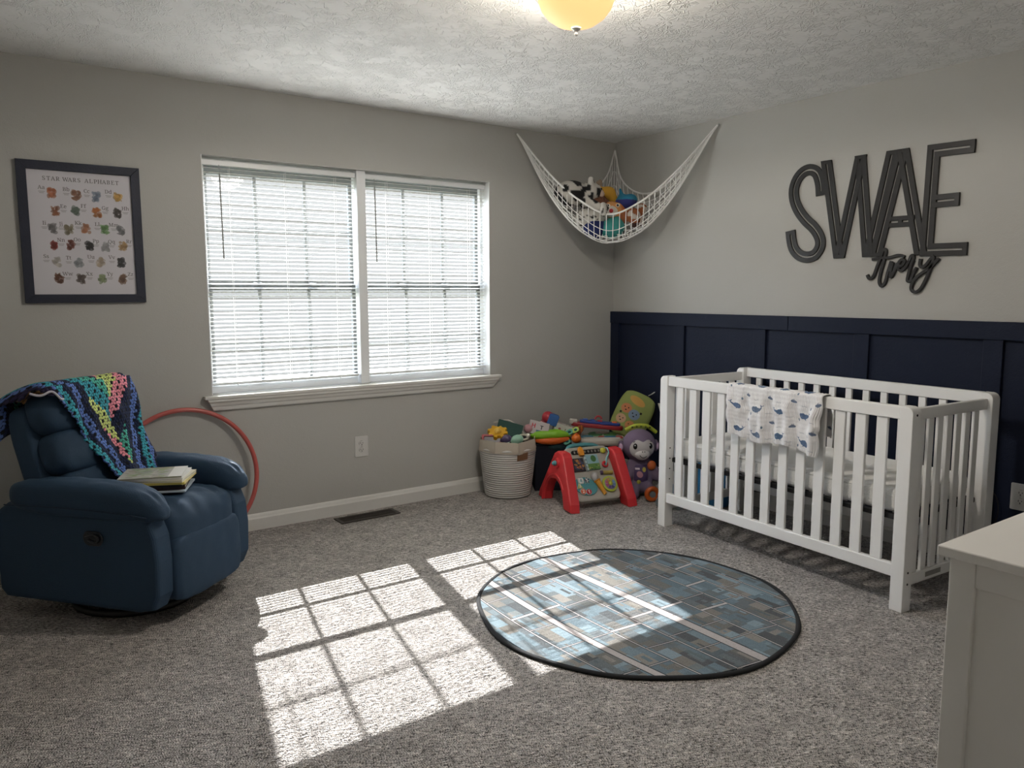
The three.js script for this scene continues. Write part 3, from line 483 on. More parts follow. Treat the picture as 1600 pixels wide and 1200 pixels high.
{ // framed alphabet poster; the figures are plain painted blots
  const t = thing('framed_poster', 'navy framed alphabet poster on the wall beside the window', 'poster', [-3.512, 1.6325, 0]);
  const fw = 0.526, fh = 0.668, b = 0.041, fm = mat(lin(0.012, 0.016, 0.034), 0.5, { bumpMap: rep(paintBump, 6), bumpScale: 0.0006 });
  const mitre = (p) => slab(p, 0.022, 0.002); const W = fw / 2, Hh = fh / 2;
  for (const p of [[[-W, Hh], [-W + b, Hh - b], [W - b, Hh - b], [W, Hh]], [[-W, -Hh], [W, -Hh], [W - b, -Hh + b], [-W + b, -Hh + b]], [[-W, -Hh], [-W + b, -Hh + b], [-W + b, Hh - b], [-W, Hh]], [[W, -Hh], [W, Hh], [W - b, Hh - b], [W - b, -Hh + b]]]) mesh('frame_side', mitre(p), fm, t);
  const pw = fw - 2 * b + 0.01, ph = fh - 2 * b + 0.01;
  const print = canvasTex(1024, 1351, (x, w, h) => {
    x.fillStyle = '#cfccd2'; x.fillRect(0, 0, w, h); x.fillStyle = '#3a3836'; x.textAlign = 'center'; x.font = '58px serif';
    const title = 'STAR WARS ALPHABET'; let tx = 150; for (const ch of title) { x.fillText(ch, tx + 20, 118); tx += ch === ' ' ? 30 : ch === 'I' ? 30 : 43; }
    const rows = ['ABCD', 'EFGH', 'IJKLM', 'NOPQR', 'STUV', 'WXYZ'], r = rng(19);
    const cols = { A: '#9a5a3c', B: '#7a5644', C: '#6c7686', D: '#b08a4a', E: '#7d5038', F: '#5e6a62', G: '#a5673c', H: '#3a3432', I: '#6a686a', J: '#77705c', K: '#9a6a50', L: '#5d8050', M: '#6a6a6e', N: '#7a2c28', O: '#5f3228', P: '#2e2c2e', Q: '#8a8a8c', R: '#93754e', S: '#a9a29c', T: '#7e8286', U: '#a39482', V: '#26262a', W: '#553426', X: '#5b524e', Y: '#7d8a68', Z: '#664a3a' };
    rows.forEach((row, j) => [...row].forEach((L, i) => {
      const n = row.length, cx = 115 + (i + 0.62) * (w - 190) / n + (r() - 0.5) * 24, cy = 245 + j * 183 + (r() - 0.5) * 22, lx = cx - (j % 2 ? -82 : 92) * (n === 5 ? 0.8 : 1);
      x.save(); x.translate(cx, cy); const base = cols[L];
      for (let k = 0; k < 26; k++) { const c = new THREE.Color(base).multiplyScalar(0.55 + r() * 0.9); x.fillStyle = '#' + c.getHexString(); x.globalAlpha = 0.55; x.beginPath(); x.ellipse((r() - 0.5) * 62, (r() - 0.5) * 84 + 10, 8 + r() * 20, 8 + r() * 18, r() * 3, 0, 7); x.fill(); }
      x.restore(); x.globalAlpha = 1; x.fillStyle = '#4a4846'; x.font = '54px serif'; x.fillText(L + L.toLowerCase(), lx, cy - 26); x.fillStyle = '#8d8a8c'; x.fillRect(lx - 30, cy - 4, 60, 5); x.fillRect(lx - 22, cy + 10, 44, 5);
    }));
  });
  mesh('print', plain(pw, ph, 0.003, 0, 0, 0.008), mat('#ffffff', 0.7, { map: print }), t);
  mesh('glazing', new THREE.PlaneGeometry(pw, ph).translate(0, 0, 0.013), mat('#ffffff', 0.03, { transmission: 1, ior: 1.45 }), t);
}
{ // black cut-out letters on the right wall; drawn in (along the wall, up) from corner-line measurements
  const t = thing('letter_sign', 'matt black cut-out letters with a script word below on the wall above the crib', 'wall sign', [0, 0, 0]);
  const paint = mat(lin(0.012, 0.0115, 0.012), 0.45);
  // pixel of a close view of the photograph -> point on the wall plane
  const q = camera.clone(); q.aspect = 4 / 3; q.updateProjectionMatrix(); q.updateMatrixWorld(true);
  const on = ([a, b]) => { const u = 1200 + a / 4.4444, v = 200 + b / 4.4444, d = V(u / 800 - 1, 1 - v / 600, 0.5).unproject(q).sub(q.position), k = -q.position.x / d.x; return [q.position.z + d.z * k, q.position.y + d.y * k]; };
  function ribbon(pts, off, w, closed = false) { // outline of a band of width w beside a line
    const n = pts.length, side = (o) => pts.map((p, i) => { const a = pts[Math.max(0, i - 1)], c = pts[Math.min(n - 1, i + 1)], d1 = i ? [p[0] - a[0], p[1] - a[1]] : [c[0] - p[0], c[1] - p[1]], d2 = i < n - 1 ? [c[0] - p[0], c[1] - p[1]] : d1, l1 = Math.hypot(...d1), l2 = Math.hypot(...d2), n1 = [-d1[1] / l1, d1[0] / l1], n2 = [-d2[1] / l2, d2[0] / l2], m = [n1[0] + n2[0], n1[1] + n2[1]], ml = Math.hypot(...m) || 1, k = Math.min(6.5, 2 / ml); return [p[0] + m[0] / ml * o * k, p[1] + m[1] / ml * o * k]; });
    return [...side(off + w / 2), ...side(off - w / 2).reverse()];
  }
  let nth = 0; const put = (shape, d = 0.012, lift = 0.001) => { d += 0.00016 * (nth++ % 13); const g = slab(shape, d, 0.0012); g.rotateY(-Math.PI / 2); return g.translate(-lift, 0, 0); }; // x of the shape -> +z, face towards -x
  const smooth = (pts, n) => new THREE.CatmullRomCurve3(pts.map(([a, b]) => V(a, b, 0)), false, 'centripetal').getPoints(n).map((p) => [p.x, p.y]);
  const B = 0.0265, G = 0.0185; // band width, distance of a band's middle from the line
  const letter = (lines, extra = []) => mesh('letter', join([...lines.flatMap((l) => { const p = l.map(on), n = p.length, e = [[p[0], p[1]], [p[n - 1], p[n - 2]]].map(([a, b]) => { const L = Math.hypot(b[0] - a[0], b[1] - a[1]), u = [(b[0] - a[0]) / L, (b[1] - a[1]) / L]; return put(ribbon([a, [a[0] + u[0] * 0.022, a[1] + u[1] * 0.022]], 0, 2 * G + B)); }); return [put(ribbon(p, G, B)), put(ribbon(p, -G, B)), ...e]; }), ...extra]), paint, t);
  letter([smooth([[375, 468], [369, 385], [345, 312], [305, 291], [258, 303], [212, 352], [186, 425], [190, 500], [220, 575], [270, 642], [322, 692], [356, 742], [370, 790], [362, 838], [326, 884], [272, 897], [222, 882], [184, 838], [168, 775], [162, 714]], 60)]);
  // straight-sided letters: strokes run past the cap and base lines and are cut flat there
  const clip = (poly, ax, lim, sign) => { const out = []; for (let i = 0; i < poly.length; i++) { const a = poly[i], b = poly[(i + 1) % poly.length], da = sign * (lim - a[ax]), db = sign * (lim - b[ax]); if (da >= 0) out.push(a); if ((da >= 0) !== (db >= 0)) { const k = da / (da - db); out.push([a[0] + (b[0] - a[0]) * k, a[1] + (b[1] - a[1]) * k]); } } return out; };
  const TOP = 2.076, BASE = 1.531, CAP = 0.02;
  const stroke = (pa, pb) => { const a = on(pa), b = on(pb), d = [b[0] - a[0], b[1] - a[1]], A = [a[0] - d[0] * 0.3, a[1] - d[1] * 0.3], Z = [b[0] + d[0] * 0.3, b[1] + d[1] * 0.3], cut = (p, lo, hi) => clip(clip(p, 1, hi, 1), 1, lo, -1);
    return [put(cut(ribbon([A, Z], G, B), BASE, TOP)), put(cut(ribbon([A, Z], -G, B), BASE, TOP)), put(cut(ribbon([A, Z], 0, 2 * G + B), TOP - CAP, TOP)), put(cut(ribbon([A, Z], 0, 2 * G + B), BASE, BASE + CAP))]; };
  mesh('letter', join([...stroke([414, 250], [499, 905]), ...stroke([648, 215], [500, 905]), ...stroke([650, 215], [700, 900]), ...stroke([868, 180], [704, 900])]), paint, t);
  const barOf = (pa, pb, h) => { const a = on(pa), b = on(pb); return [put(ribbon([a, b], G - 0.002, B - 0.004)), put(ribbon([a, b], -G + 0.002, B - 0.004))]; };
  mesh('letter', join([...stroke([936, 175], [752, 905]), ...stroke([948, 170], [1068, 885]), ...barOf([840, 655], [1022, 642]), put(ribbon([[...on([912, 650])], [...on([940, 648])]], 0, 0.03))]), paint, t);
  letter([[[1446, 124], [1158, 160], [1106, 848], [1390, 838]], [[1140, 512], [1336, 493]]]);
  const word = [
    [[698, 1020], [712, 1046], [738, 1034], [768, 960], [800, 880], [816, 842], [828, 850], [812, 930], [790, 1010], [782, 1072], [796, 1098], [818, 1080], [842, 1000], [866, 925]],
    [[732, 914], [790, 902], [850, 900], [920, 884], [958, 896]],
    [[876, 932], [864, 985], [862, 1034], [884, 1000], [908, 944], [924, 962]],
    [[912, 968], [944, 952], [958, 924], [938, 914], [914, 944], [914, 980], [936, 990], [964, 966], [990, 926]],
    [[990, 926], [1004, 890], [1016, 884], [1020, 904], [1000, 960], [982, 1030], [980, 1062], [996, 1066], [1014, 1020], [1040, 968]],
    [[1070, 908], [1064, 950], [1076, 968], [1104, 952], [1136, 914], [1156, 892], [1160, 910], [1130, 990], [1096, 1070], [1060, 1126], [1024, 1140], [1004, 1118], [1016, 1068], [1060, 1020], [1130, 975], [1196, 906]],
  ];
  const wd = new THREE.Group(); wd.name = 'script_word'; t.add(wd);
  for (const s of word) mesh('script_stroke', put(ribbon(smooth(s.map(on), 48), 0, 0.0145), 0.018, 0.001), paint, wd);
}
{ // plug-in adapter low on the wall behind the crib
  const t = thing('plug_adapter', 'white plug-in adapter with a black cord behind the crib', 'adapter', [-0.006, 0.35, 2.62]);
  mesh('case', rbox(0.05, 0.05, 0.09, -0.025, 0, 0, 0.008), M.white, t);
  mesh('cord', tube([[-0.03, 0.02, 0.03], [-0.04, 0.035, 0.07], [-0.03, 0.03, 0.11], [-0.02, -0.05, 0.13], [-0.02, -0.2, 0.1], [-0.02, -0.346, 0.12]], 0.003, 30, 6), M.black, t);
}

// ---------------------------------------------------------------- round rug: printed with plain grey-blue patchwork and pale lines
{
  const t = thing('round_rug', 'round grey blue patchwork rug with a black bound edge on the carpet', 'rug', [-1.728, 0, 2.023], -Math.PI / 2);
  const R = 0.686, N = 2048;
  const print = canvasTex(N, N, (x) => {
    const r = rng(23), C = N / 2, S = N / (2 * R);
    x.fillStyle = '#6b7378'; x.fillRect(0, 0, N, N);
    const tones = ['#5f7079', '#71838c', '#7f929b', '#62696d', '#6b6a67', '#78756f', '#85827c', '#566167', '#687a83', '#4e5356'];
    // patches in bands that run across the rug
    for (let j = 0; j < 26; j++) { let X = 0; const y0 = j * N / 26; while (X < N) { const w = 30 + r() * 170; x.fillStyle = tones[Math.floor(r() * tones.length)]; x.fillRect(X, y0, w, N / 26 + 1); if (r() > 0.5) { x.fillStyle = tones[Math.floor(r() * tones.length)]; x.fillRect(X + w * 0.2, y0 + 12 + r() * 40, w * 0.6, 14 + r() * 20); } X += w; } }
    for (let k = 0; k < 90; k++) { x.globalAlpha = 0.5; x.fillStyle = tones[Math.floor(r() * tones.length)]; x.fillRect(r() * N, r() * N, 40 + r() * 220, 20 + r() * 60); } x.globalAlpha = 1;
    const line = (pts, w, c) => { x.strokeStyle = c; x.lineWidth = w; x.lineJoin = 'round'; x.beginPath(); pts.forEach(([a, b], i) => i ? x.lineTo(a, b) : x.moveTo(a, b)); x.stroke(); };
    const curve = (f, w, both = true) => { const p = []; for (let i = 0; i <= 60; i++) p.push(f(i / 60)); if (both) line(p, w + 10, '#24282c'); line(p, w, '#b9b3b2'); };
    // bowed seams lengthwise and short cross seams between them
    const rowsAt = [-0.8, -0.42, -0.2, 0.24, 0.46, 0.64, 0.82];
    const bow = (k, u) => [u * N, C + k * C * (1 - 0.10 * Math.pow(2 * u - 1, 2))];
    for (const k of rowsAt) curve((u) => bow(k, u), 9);
    for (let i = 0; i + 1 < rowsAt.length; i++) for (let u = 0.04 + r() * 0.08; u < 1; u += 0.09 + r() * 0.13) { const a = bow(rowsAt[i], u), b = bow(rowsAt[i + 1], u + (u - 0.5) * 0.05); curve((v) => [a[0] + (b[0] - a[0]) * v, a[1] + (b[1] - a[1]) * v], r() > 0.85 ? 22 : 7); }
    // three pale bands
    for (const [k, w] of [[0.02, 62], [-0.6, 46]]) { const p = []; for (let i = 0; i <= 60; i++) p.push(bow(k, i / 60)); line(p, w + 14, '#24282c'); line(p, w, '#b4adac'); }
    // woven grain
    for (let k = 0; k < 60000; k++) { x.fillStyle = r() > 0.5 ? 'rgba(255,255,255,0.10)' : 'rgba(0,0,0,0.14)'; x.fillRect(r() * N, r() * N, 4, 3); }
  });
  const wob = (a) => 1 + 0.008 * Math.sin(a * 5 + 1) + 0.006 * Math.sin(a * 9);
  const n = 96, out = Array.from({ length: n }, (_, i) => { const a = i / n * 2 * Math.PI; return [R * 0.975 * wob(a) * Math.cos(a), R * 0.975 * wob(a) * Math.sin(a)]; });
  const g = slab(out, 0.009, 0.002).rotateX(-Math.PI / 2).translate(0, 0.002, 0), p = g.attributes.position, uv = new Float32Array(p.count * 2);
  for (let i = 0; i < p.count; i++) { uv[2 * i] = p.getX(i) / (2 * R) + 0.5; uv[2 * i + 1] = p.getZ(i) / (2 * R) + 0.5; }
  g.setAttribute('uv', new THREE.BufferAttribute(uv, 2));
  mesh('pile', g, mat('#ffffff', 0.95, { map: print, bumpMap: rep(clothBump, 9), bumpScale: 0.0025, sheen: 0.2 }), t);
  mesh('bound_edge', tube(Array.from({ length: n }, (_, i) => { const a = i / n * 2 * Math.PI, k = R * 0.982 * wob(a); return [k * Math.cos(a), 0.0085, k * Math.sin(a)]; }), 0.0105, 240, 8, true).scale(1, 0.8, 1), mat(lin(0.012, 0.013, 0.015), 0.9), t);
}

// ---------------------------------------------------------------- corner net with stuffed toys
const NETA = V(-0.907, 2.405, 0.012), NETB = V(-0.012, 2.405, 0.969), NETC = V(-0.02, 2.385, 0.02);
{
  const t = thing('toy_hammock', 'white corner net hammock full of stuffed toys', 'hammock'), rope = mat(lin(0.86, 0.85, 0.83), 0.85);
  const mid = V(-0.45, 1.862, 0.44), front = new THREE.CatmullRomCurve3([NETA, V(-0.72, 2.12, 0.16), V(-0.60, 1.955, 0.31), mid, V(-0.31, 1.94, 0.585), V(-0.16, 2.11, 0.73), NETB], false, 'centripetal');
  const backL = new THREE.CatmullRomCurve3([NETA, V(-0.72, 2.13, 0.10), V(-0.52, 2.03, 0.10), V(-0.25, 2.08, 0.05), V(-0.1, 2.2, 0.03), NETC], false, 'centripetal');
  const backR = new THREE.CatmullRomCurve3([NETC, V(-0.04, 2.17, 0.11), V(-0.05, 2.06, 0.26), V(-0.10, 2.03, 0.52), V(-0.10, 2.13, 0.72), NETB], false, 'centripetal');
  const back = (s) => s < 0.5 ? backL.getPointAt(s * 2) : backR.getPointAt(s * 2 - 1);
  const P = (s, v) => { const f = front.getPointAt(s), b = back(s), w = Math.pow(Math.sin(Math.PI * s), 1.2), sag = Math.pow(Math.sin(Math.PI * Math.pow(v, 0.5)), 0.7); const q = f.clone().lerp(b, v); q.y -= 0.272 * w * sag; const o = 0.15 * w * Math.sin(Math.PI * Math.pow(v, 0.6)); q.x -= o * 0.5; q.z += o * 0.5; return q; };
  mesh('front_rope', tube(Array.from({ length: 31 }, (_, i) => front.getPointAt(i / 30)), 0.0065, 80, 7), rope, t);
  mesh('back_rope', tube(Array.from({ length: 21 }, (_, i) => backL.getPointAt(i / 20)), 0.006, 50, 7), rope, t);
  mesh('back_rope', tube(Array.from({ length: 21 }, (_, i) => backR.getPointAt(i / 20)), 0.006, 50, 7), rope, t);
  const g = []; for (let i = 1; i < 36; i++) { const s = 0.04 + 0.92 * i / 36; g.push(tube(Array.from({ length: 15 }, (_, k) => P(s, k / 14)), 0.0026, 24, 5)); }
  for (let j = 1; j < 14; j++) g.push(tube(Array.from({ length: 33 }, (_, k) => P(k / 32, Math.pow(j / 14, 1.8))), 0.0026, 60, 5));
  mesh('netting', g, rope, t);
  const hook = mat(lin(0.5, 0.5, 0.48), 0.3, { metalness: 0.8 });
  for (const [a, d] of [[NETA, V(0, 0, -0.0105)], [NETB, V(0.0105, 0, 0)], [NETC, V(0.014, 0, -0.014)]]) mesh('hook', [bar(a.toArray(), a.clone().add(d).toArray(), 0.004), ball(0.008, a.x, a.y, a.z)], hook, t);
}
const plush = mat('#ffffff', 0.95, { vertexColors: true, sheen: 0.4, bumpMap: rep(clothBump, 12), bumpScale: 0.003 });
function soft(name, label, parts, color, at, turn, opt = {}) { const t = thing(name, label, 'stuffed toy', at, turn, 'stuffed toys in the corner net'); mesh('body', body(parts, { res: 40, k: 0.03, color, ...opt }), plush, t); return t; }
const eye = mat(lin(0.01, 0.01, 0.01), 0.15);
{
  const cow = (p) => noise3(p.x * 13 + 3, p.y * 13, p.z * 13) > 0.12 ? '#1b1a1c' : '#cfcac2';
  const c = soft('plush_cow', 'black and white spotted plush cow lying in the corner net', [{ c: [0, 0.06, 0], r: [0.085, 0.085, 0.12] }, { c: [0.0, 0.07, 0.15], r: [0.07, 0.06, 0.06] }, { a: [-0.06, 0, 0.1], b: [-0.09, -0.04, 0.17], ra: 0.035, rb: 0.03 }, { a: [0.06, 0, 0.1], b: [0.09, -0.04, 0.17], ra: 0.035, rb: 0.03 }, { a: [-0.05, 0.11, 0.13], b: [-0.1, 0.14, 0.12], ra: 0.025, rb: 0.018 }, { a: [0.05, 0.11, 0.13], b: [0.1, 0.13, 0.12], ra: 0.025, rb: 0.018 }], cow, [-0.585, 1.955, 0.20], 1.0);
  mesh('muzzle', ball(0.038, 0, 0.055, 0.2, 1.2, 0.8, 0.7), mat('#c9ae9c', 0.9), c);
  for (const s of [-1, 1]) mesh('eye', ball(0.008, s * 0.035, 0.085, 0.2), eye, c);
}
{
  const sp = (p) => noise3(p.x * 26, p.y * 26 + 5, p.z * 26) > 0.45 ? '#3a3836' : '#d2cec6';
  const d = soft('plush_dalmatian', 'white plush dog with small dark spots low in the corner net', [{ c: [0, 0, 0], r: [0.08, 0.07, 0.1] }, { c: [0.02, 0.05, 0.1], r: [0.055, 0.05, 0.055] }, { a: [0.04, 0, 0.06], b: [0.08, 0.0, 0.15], ra: 0.03, rb: 0.028 }, { a: [-0.04, 0.08, 0.1], b: [-0.07, 0.03, 0.11], ra: 0.02, rb: 0.022 }], sp, [-0.50, 1.845, 0.29], 0.7);
  mesh('nose', ball(0.012, 0.02, 0.055, 0.155), eye, d);
  soft('plush_cushion', 'navy blue plush bundle at the bottom of the corner net', [{ c: [0, 0, 0], r: [0.125, 0.075, 0.085] }, { c: [0.07, 0.03, 0.02], r: [0.07, 0.08, 0.055] }], () => '#26336e', [-0.45, 1.785, 0.285], 0.75);
  soft('plush_blob', 'turquoise plush bundle at the bottom of the corner net', [{ c: [0, 0, 0], r: [0.09, 0.065, 0.085] }, { c: [0.02, 0.045, 0.02], r: [0.05, 0.05, 0.05] }], () => '#4aa9a4', [-0.365, 1.775, 0.365], 0);
}
{
  const l = soft('plush_dog', 'orange plush dog with a red nose looking over the net edge', [{ c: [0, 0, 0], r: [0.065, 0.06, 0.06] }, { c: [-0.02, -0.02, 0.055], r: [0.035, 0.03, 0.03] }, { c: [0.05, -0.04, -0.06], r: [0.07, 0.06, 0.09] }, { a: [0.05, 0.02, 0.0], b: [0.085, -0.04, 0.03], ra: 0.02, rb: 0.03 }], (p) => p.z > 0.06 ? '#d8d2c8' : p.x > 0.06 ? '#c6703c' : '#d99a5e', [-0.36, 1.90, 0.365], -0.55);
  mesh('nose', ball(0.014, -0.022, -0.012, 0.085), mat('#b5323a', 0.5), l);
  for (const [x, y] of [[-0.035, 0.025], [0.03, 0.028]]) { const e = mesh('eye', ball(0.013, x, y, 0.05), mat('#e8e4dc', 0.4), l); mesh('pupil', ball(0.008, x - 0.003, y, 0.058), eye, e); }
  soft('plush_lion', 'brown shaggy plush toy in the middle of the corner net', [{ c: [0, 0, 0], r: [0.075, 0.075, 0.07] }, { c: [0.02, -0.03, 0.03], r: [0.06, 0.06, 0.05] }], (p) => noise3(p.x * 40, p.y * 8, p.z * 40) > 0.2 ? '#5d3b2c' : '#7a4f3a', [-0.42, 1.945, 0.28], 0.3);
  const dk = soft('plush_duck', 'yellow and green plush duck at the back of the corner net', [{ c: [0, 0, 0], r: [0.06, 0.05, 0.07] }, { c: [0.06, 0.0, 0.06], r: [0.045, 0.04, 0.04] }, { a: [0.08, 0.0, 0.08], b: [0.1, -0.05, 0.09], ra: 0.03, rb: 0.03 }], (p) => p.x < 0.0 ? (p.y > 0.012 ? '#d8b23c' : '#2f5a50') : '#dba63a', [-0.40, 2.03, 0.23], 0.2);
  mesh('bill', ball(0.022, -0.02, -0.015, 0.07, 1.5, 0.45, 1), mat('#d8d0b8', 0.7), dk);
  soft('plush_rabbit', 'tan plush rabbit ears poking up at the back of the net', [{ c: [0, 0, 0], r: [0.045, 0.045, 0.045] }, { a: [0.01, 0.03, 0], b: [0.02, 0.09, 0], ra: 0.02, rb: 0.016 }, { a: [-0.02, 0.03, 0], b: [-0.03, 0.075, 0.01], ra: 0.02, rb: 0.016 }], (p) => p.y > 0.05 ? '#b79f88' : '#a98a6e', [-0.30, 2.03, 0.16], 0.4);
  soft('plush_bird', 'blue and purple plush bird at the right of the corner net', [{ c: [0, 0, 0], r: [0.085, 0.055, 0.07] }, { c: [0.05, 0.03, 0.04], r: [0.05, 0.04, 0.05] }, { a: [0, 0.03, -0.02], b: [0.05, 0.10, -0.03], ra: 0.018, rb: 0.008 }], (p) => p.y > 0.018 ? '#2f8fb4' : '#3a3f86', [-0.235, 1.955, 0.36], 0.9);
  soft('plush_pony', 'brown and white plush pony at the front right of the net', [{ c: [0, 0, 0], r: [0.055, 0.05, 0.08] }, { a: [0.03, 0.0, 0.05], b: [0.06, -0.07, 0.08], ra: 0.032, rb: 0.028 }, { a: [-0.02, 0.02, 0.04], b: [-0.03, -0.06, 0.06], ra: 0.03, rb: 0.026 }, { c: [0.05, 0.05, 0.08], r: [0.035, 0.035, 0.04] }], (p) => noise3(p.x * 16, p.y * 16, p.z * 16 + 2) > 0.1 ? '#d0c6bc' : p.y < -0.05 ? '#4c3430' : '#a4613c', [-0.285, 1.86, 0.44], 0.5);
}

// ---------------------------------------------------------------- toys on the floor by the corner
{ // coiled rope basket
  const t = thing('rope_basket', 'white coiled rope basket with a folded cuff and leather tab', 'basket', [-1.115, 0, 0.195]);
  const rope = mat(lin(0.6, 0.585, 0.56), 0.9, { bumpMap: rep(clothBump, 20), bumpScale: 0.001 }), cuffM = mat(lin(0.52, 0.46, 0.38), 0.9, { bumpMap: rep(clothBump, 10), bumpScale: 0.001, side: THREE.DoubleSide }), hide = mat('#7a5a40', 0.7);
  const prof = [], n = 22; const rad = (y) => 0.145 + 0.042 * Math.pow(y / 0.34, 0.8);
  prof.push([0.0, 0.004], [0.12, 0.004]); for (let i = 0; i < n; i++) { const y = 0.012 + i * 0.0148; for (const [k, dy] of [[0, -0.0074], [0.0048, -0.004], [0.0064, 0], [0.0048, 0.004]]) prof.push([rad(y) + k, y + dy]); }
  prof.push([rad(0.335), 0.335], [rad(0.335) - 0.012, 0.337]); for (let i = n; i >= 0; i -= 4) prof.push([rad(0.012 + i * 0.0148) - 0.014, 0.012 + i * 0.0148]); prof.push([0.12, 0.016], [0, 0.016]);
  mesh('coiled_wall', lathe(prof, 56), rope, t);
  // stiff cuff of flat panels folded over the rim
  const K = 8, ring = (r, y, a0 = 0.25) => Array.from({ length: K }, (_, i) => { const a = a0 + i / K * 2 * Math.PI; return V(r * Math.cos(a), y + 0.006 * Math.sin(i * 2.3), r * Math.sin(a)); });
  const lo = ring(0.202, 0.31), hi = ring(0.193, 0.385);
  for (let i = 0; i < K; i++) { const j = (i + 1) % K; mesh('cuff_panel', sheet((u, v) => lo[i].clone().lerp(lo[j], u).lerp(hi[i].clone().lerp(hi[j], u), v).multiplyScalar(1), 2, 2, 0.006), cuffM, t); }
  const tab = sheet((u, v) => { const a = 1.85 - u * 0.42, y = 0.262 + v * 0.045 + 0.006 * u, r = rad(y) + 0.009; return V(r * Math.cos(a), y, r * Math.sin(a)); }, 6, 2, 0.003); mesh('leather_tab', tab, hide, t);
}
function toy(name, label, at, turn = 0, cat = 'toy') { return thing(name, label, cat, at, turn, 'toys heaped in the corner'); }
const pl = (c, r = 0.35) => mat(c, r);
{ // in the basket
  let t = toy('gear_toy', 'yellow gear shaped toy on top of the rope basket', [-1.165, 0.405, 0.15], -0.6);
  t.scale.setScalar(1.2); mesh('gear', slab(Array.from({ length: 48 }, (_, i) => { const a = i / 48 * 6.283, r = 0.045 + (Math.floor(i / 3) % 2) * 0.012; return [r * Math.cos(a), r * Math.sin(a)]; }), 0.025, 0.004).rotateX(-1.1), pl('#d9a62a'), t);
  mesh('hub', ball(0.02, 0, 0.02, 0.02), pl('#e7bd55'), t);
  t = toy('cloth_book', 'dark green cloth book with a white edge in the rope basket', [-1.085, 0.385, 0.17], -0.6);
  t.scale.setScalar(1.15); mesh('page', rbox(0.15, 0.018, 0.13, 0, 0.0, 0, 0.006).rotateX(0.75).rotateZ(-0.28).translate(0, 0.03, 0), mat('#2c4a44', 0.9), t);
  mesh('edge_piping', tube([[-0.09, 0.075, -0.04], [0.0, 0.085, -0.05], [0.06, 0.04, -0.04], [0.1, -0.01, -0.01]], 0.005, 30, 6), mat('#c9c4ba', 0.9), t);
  t = toy('mint_rattle', 'pale mint bottle shaped rattle at the front of the basket', [-1.10, 0.375, 0.275], -0.6);
  t.scale.setScalar(1.25); mesh('bulb', ball(0.028, 0, 0, 0, 1.4, 1, 1).rotateZ(0.5), pl('#8fb8a2'), t); mesh('handle', bar([0.03, 0.015, 0], [-0.07, -0.03, 0.01], 0.013), pl('#a5cbb6'), t);
  t = toy('red_tray', 'red plastic frame sticking up at the basket edge', [-1.215, 0.375, 0.17], -0.6);
  mesh('rim', slab(rrect(0.15, 0.07, 0.012), 0.02, 0.003, [rrect(0.12, 0.04, 0.008).reverse()]).rotateX(-0.5), pl('#9e2a33'), t); mesh('backing', plain(0.125, 0.045, 0.006, 0, 0.0, 0.008).rotateX(-0.5), pl('#6e6a72'), t);
  t = toy('purple_car', 'small purple toy car in the rope basket', [-1.15, 0.375, 0.235], -0.6);
  mesh('shell', body([{ c: [0, 0, 0], r: [0.045, 0.02, 0.025] }, { c: [0, 0.02, 0], r: [0.026, 0.02, 0.02] }], { res: 26, k: 0.02 }), pl('#4b3f63'), t); for (const x of [-0.025, 0.025]) mesh('wheel', bar([x, -0.015, -0.027], [x, -0.015, 0.027], 0.011, 14), M.black, t);
  t = toy('teething_ring', 'cream and black ring toy at the basket edge', [-1.03, 0.385, 0.255], -0.6); mesh('ring', new THREE.TorusGeometry(0.03, 0.008, 8, 28).rotateX(-1.2), pl('#c8c2b2'), t); mesh('bead', ball(0.016, 0.032, 0.012, 0), pl('#d6d0c4'), t);
  t = toy('dark_bag', 'black fabric toy pouch in the rope basket', [-1.045, 0.35, 0.2], -0.6); mesh('pouch', puff(0.15, 0.09, 0.12, { e: 3, seg: 10 }), mat('#15181f', 0.9), t);
}
{ // navy fabric bin
  const t = thing('fabric_bin', 'navy fabric storage bin behind the activity table', 'storage bin', [-0.752, 0, 0.2], -0.54), m = mat(lin(0.007, 0.009, 0.02), 0.85, { bumpMap: rep(clothBump, 20), bumpScale: 0.001 });
  const w = 0.25, d = 0.25, h = 0.318;
  for (const [g, nm] of [[span(-w / 2, w / 2, 0, h, d / 2 - 0.008, d / 2, 0.003), 'front_side'], [span(-w / 2, w / 2, 0, h, -d / 2, -d / 2 + 0.008, 0.003), 'back_side'], [span(-w / 2, -w / 2 + 0.008, 0, h, -d / 2, d / 2, 0.003), 'end_side'], [span(w / 2 - 0.008, w / 2, 0, h, -d / 2, d / 2, 0.003), 'end_side'], [span(-w / 2 + 0.008, w / 2 - 0.008, 0.002, 0.012, -d / 2 + 0.008, d / 2 - 0.008), 'base']]) mesh(nm, g, m, t);
  mesh('rim_binding', tube(rrect(w, d, 0.015, 3).map(([x, z]) => [x, h, z]), 0.006, 80, 6, true), m, t);
}
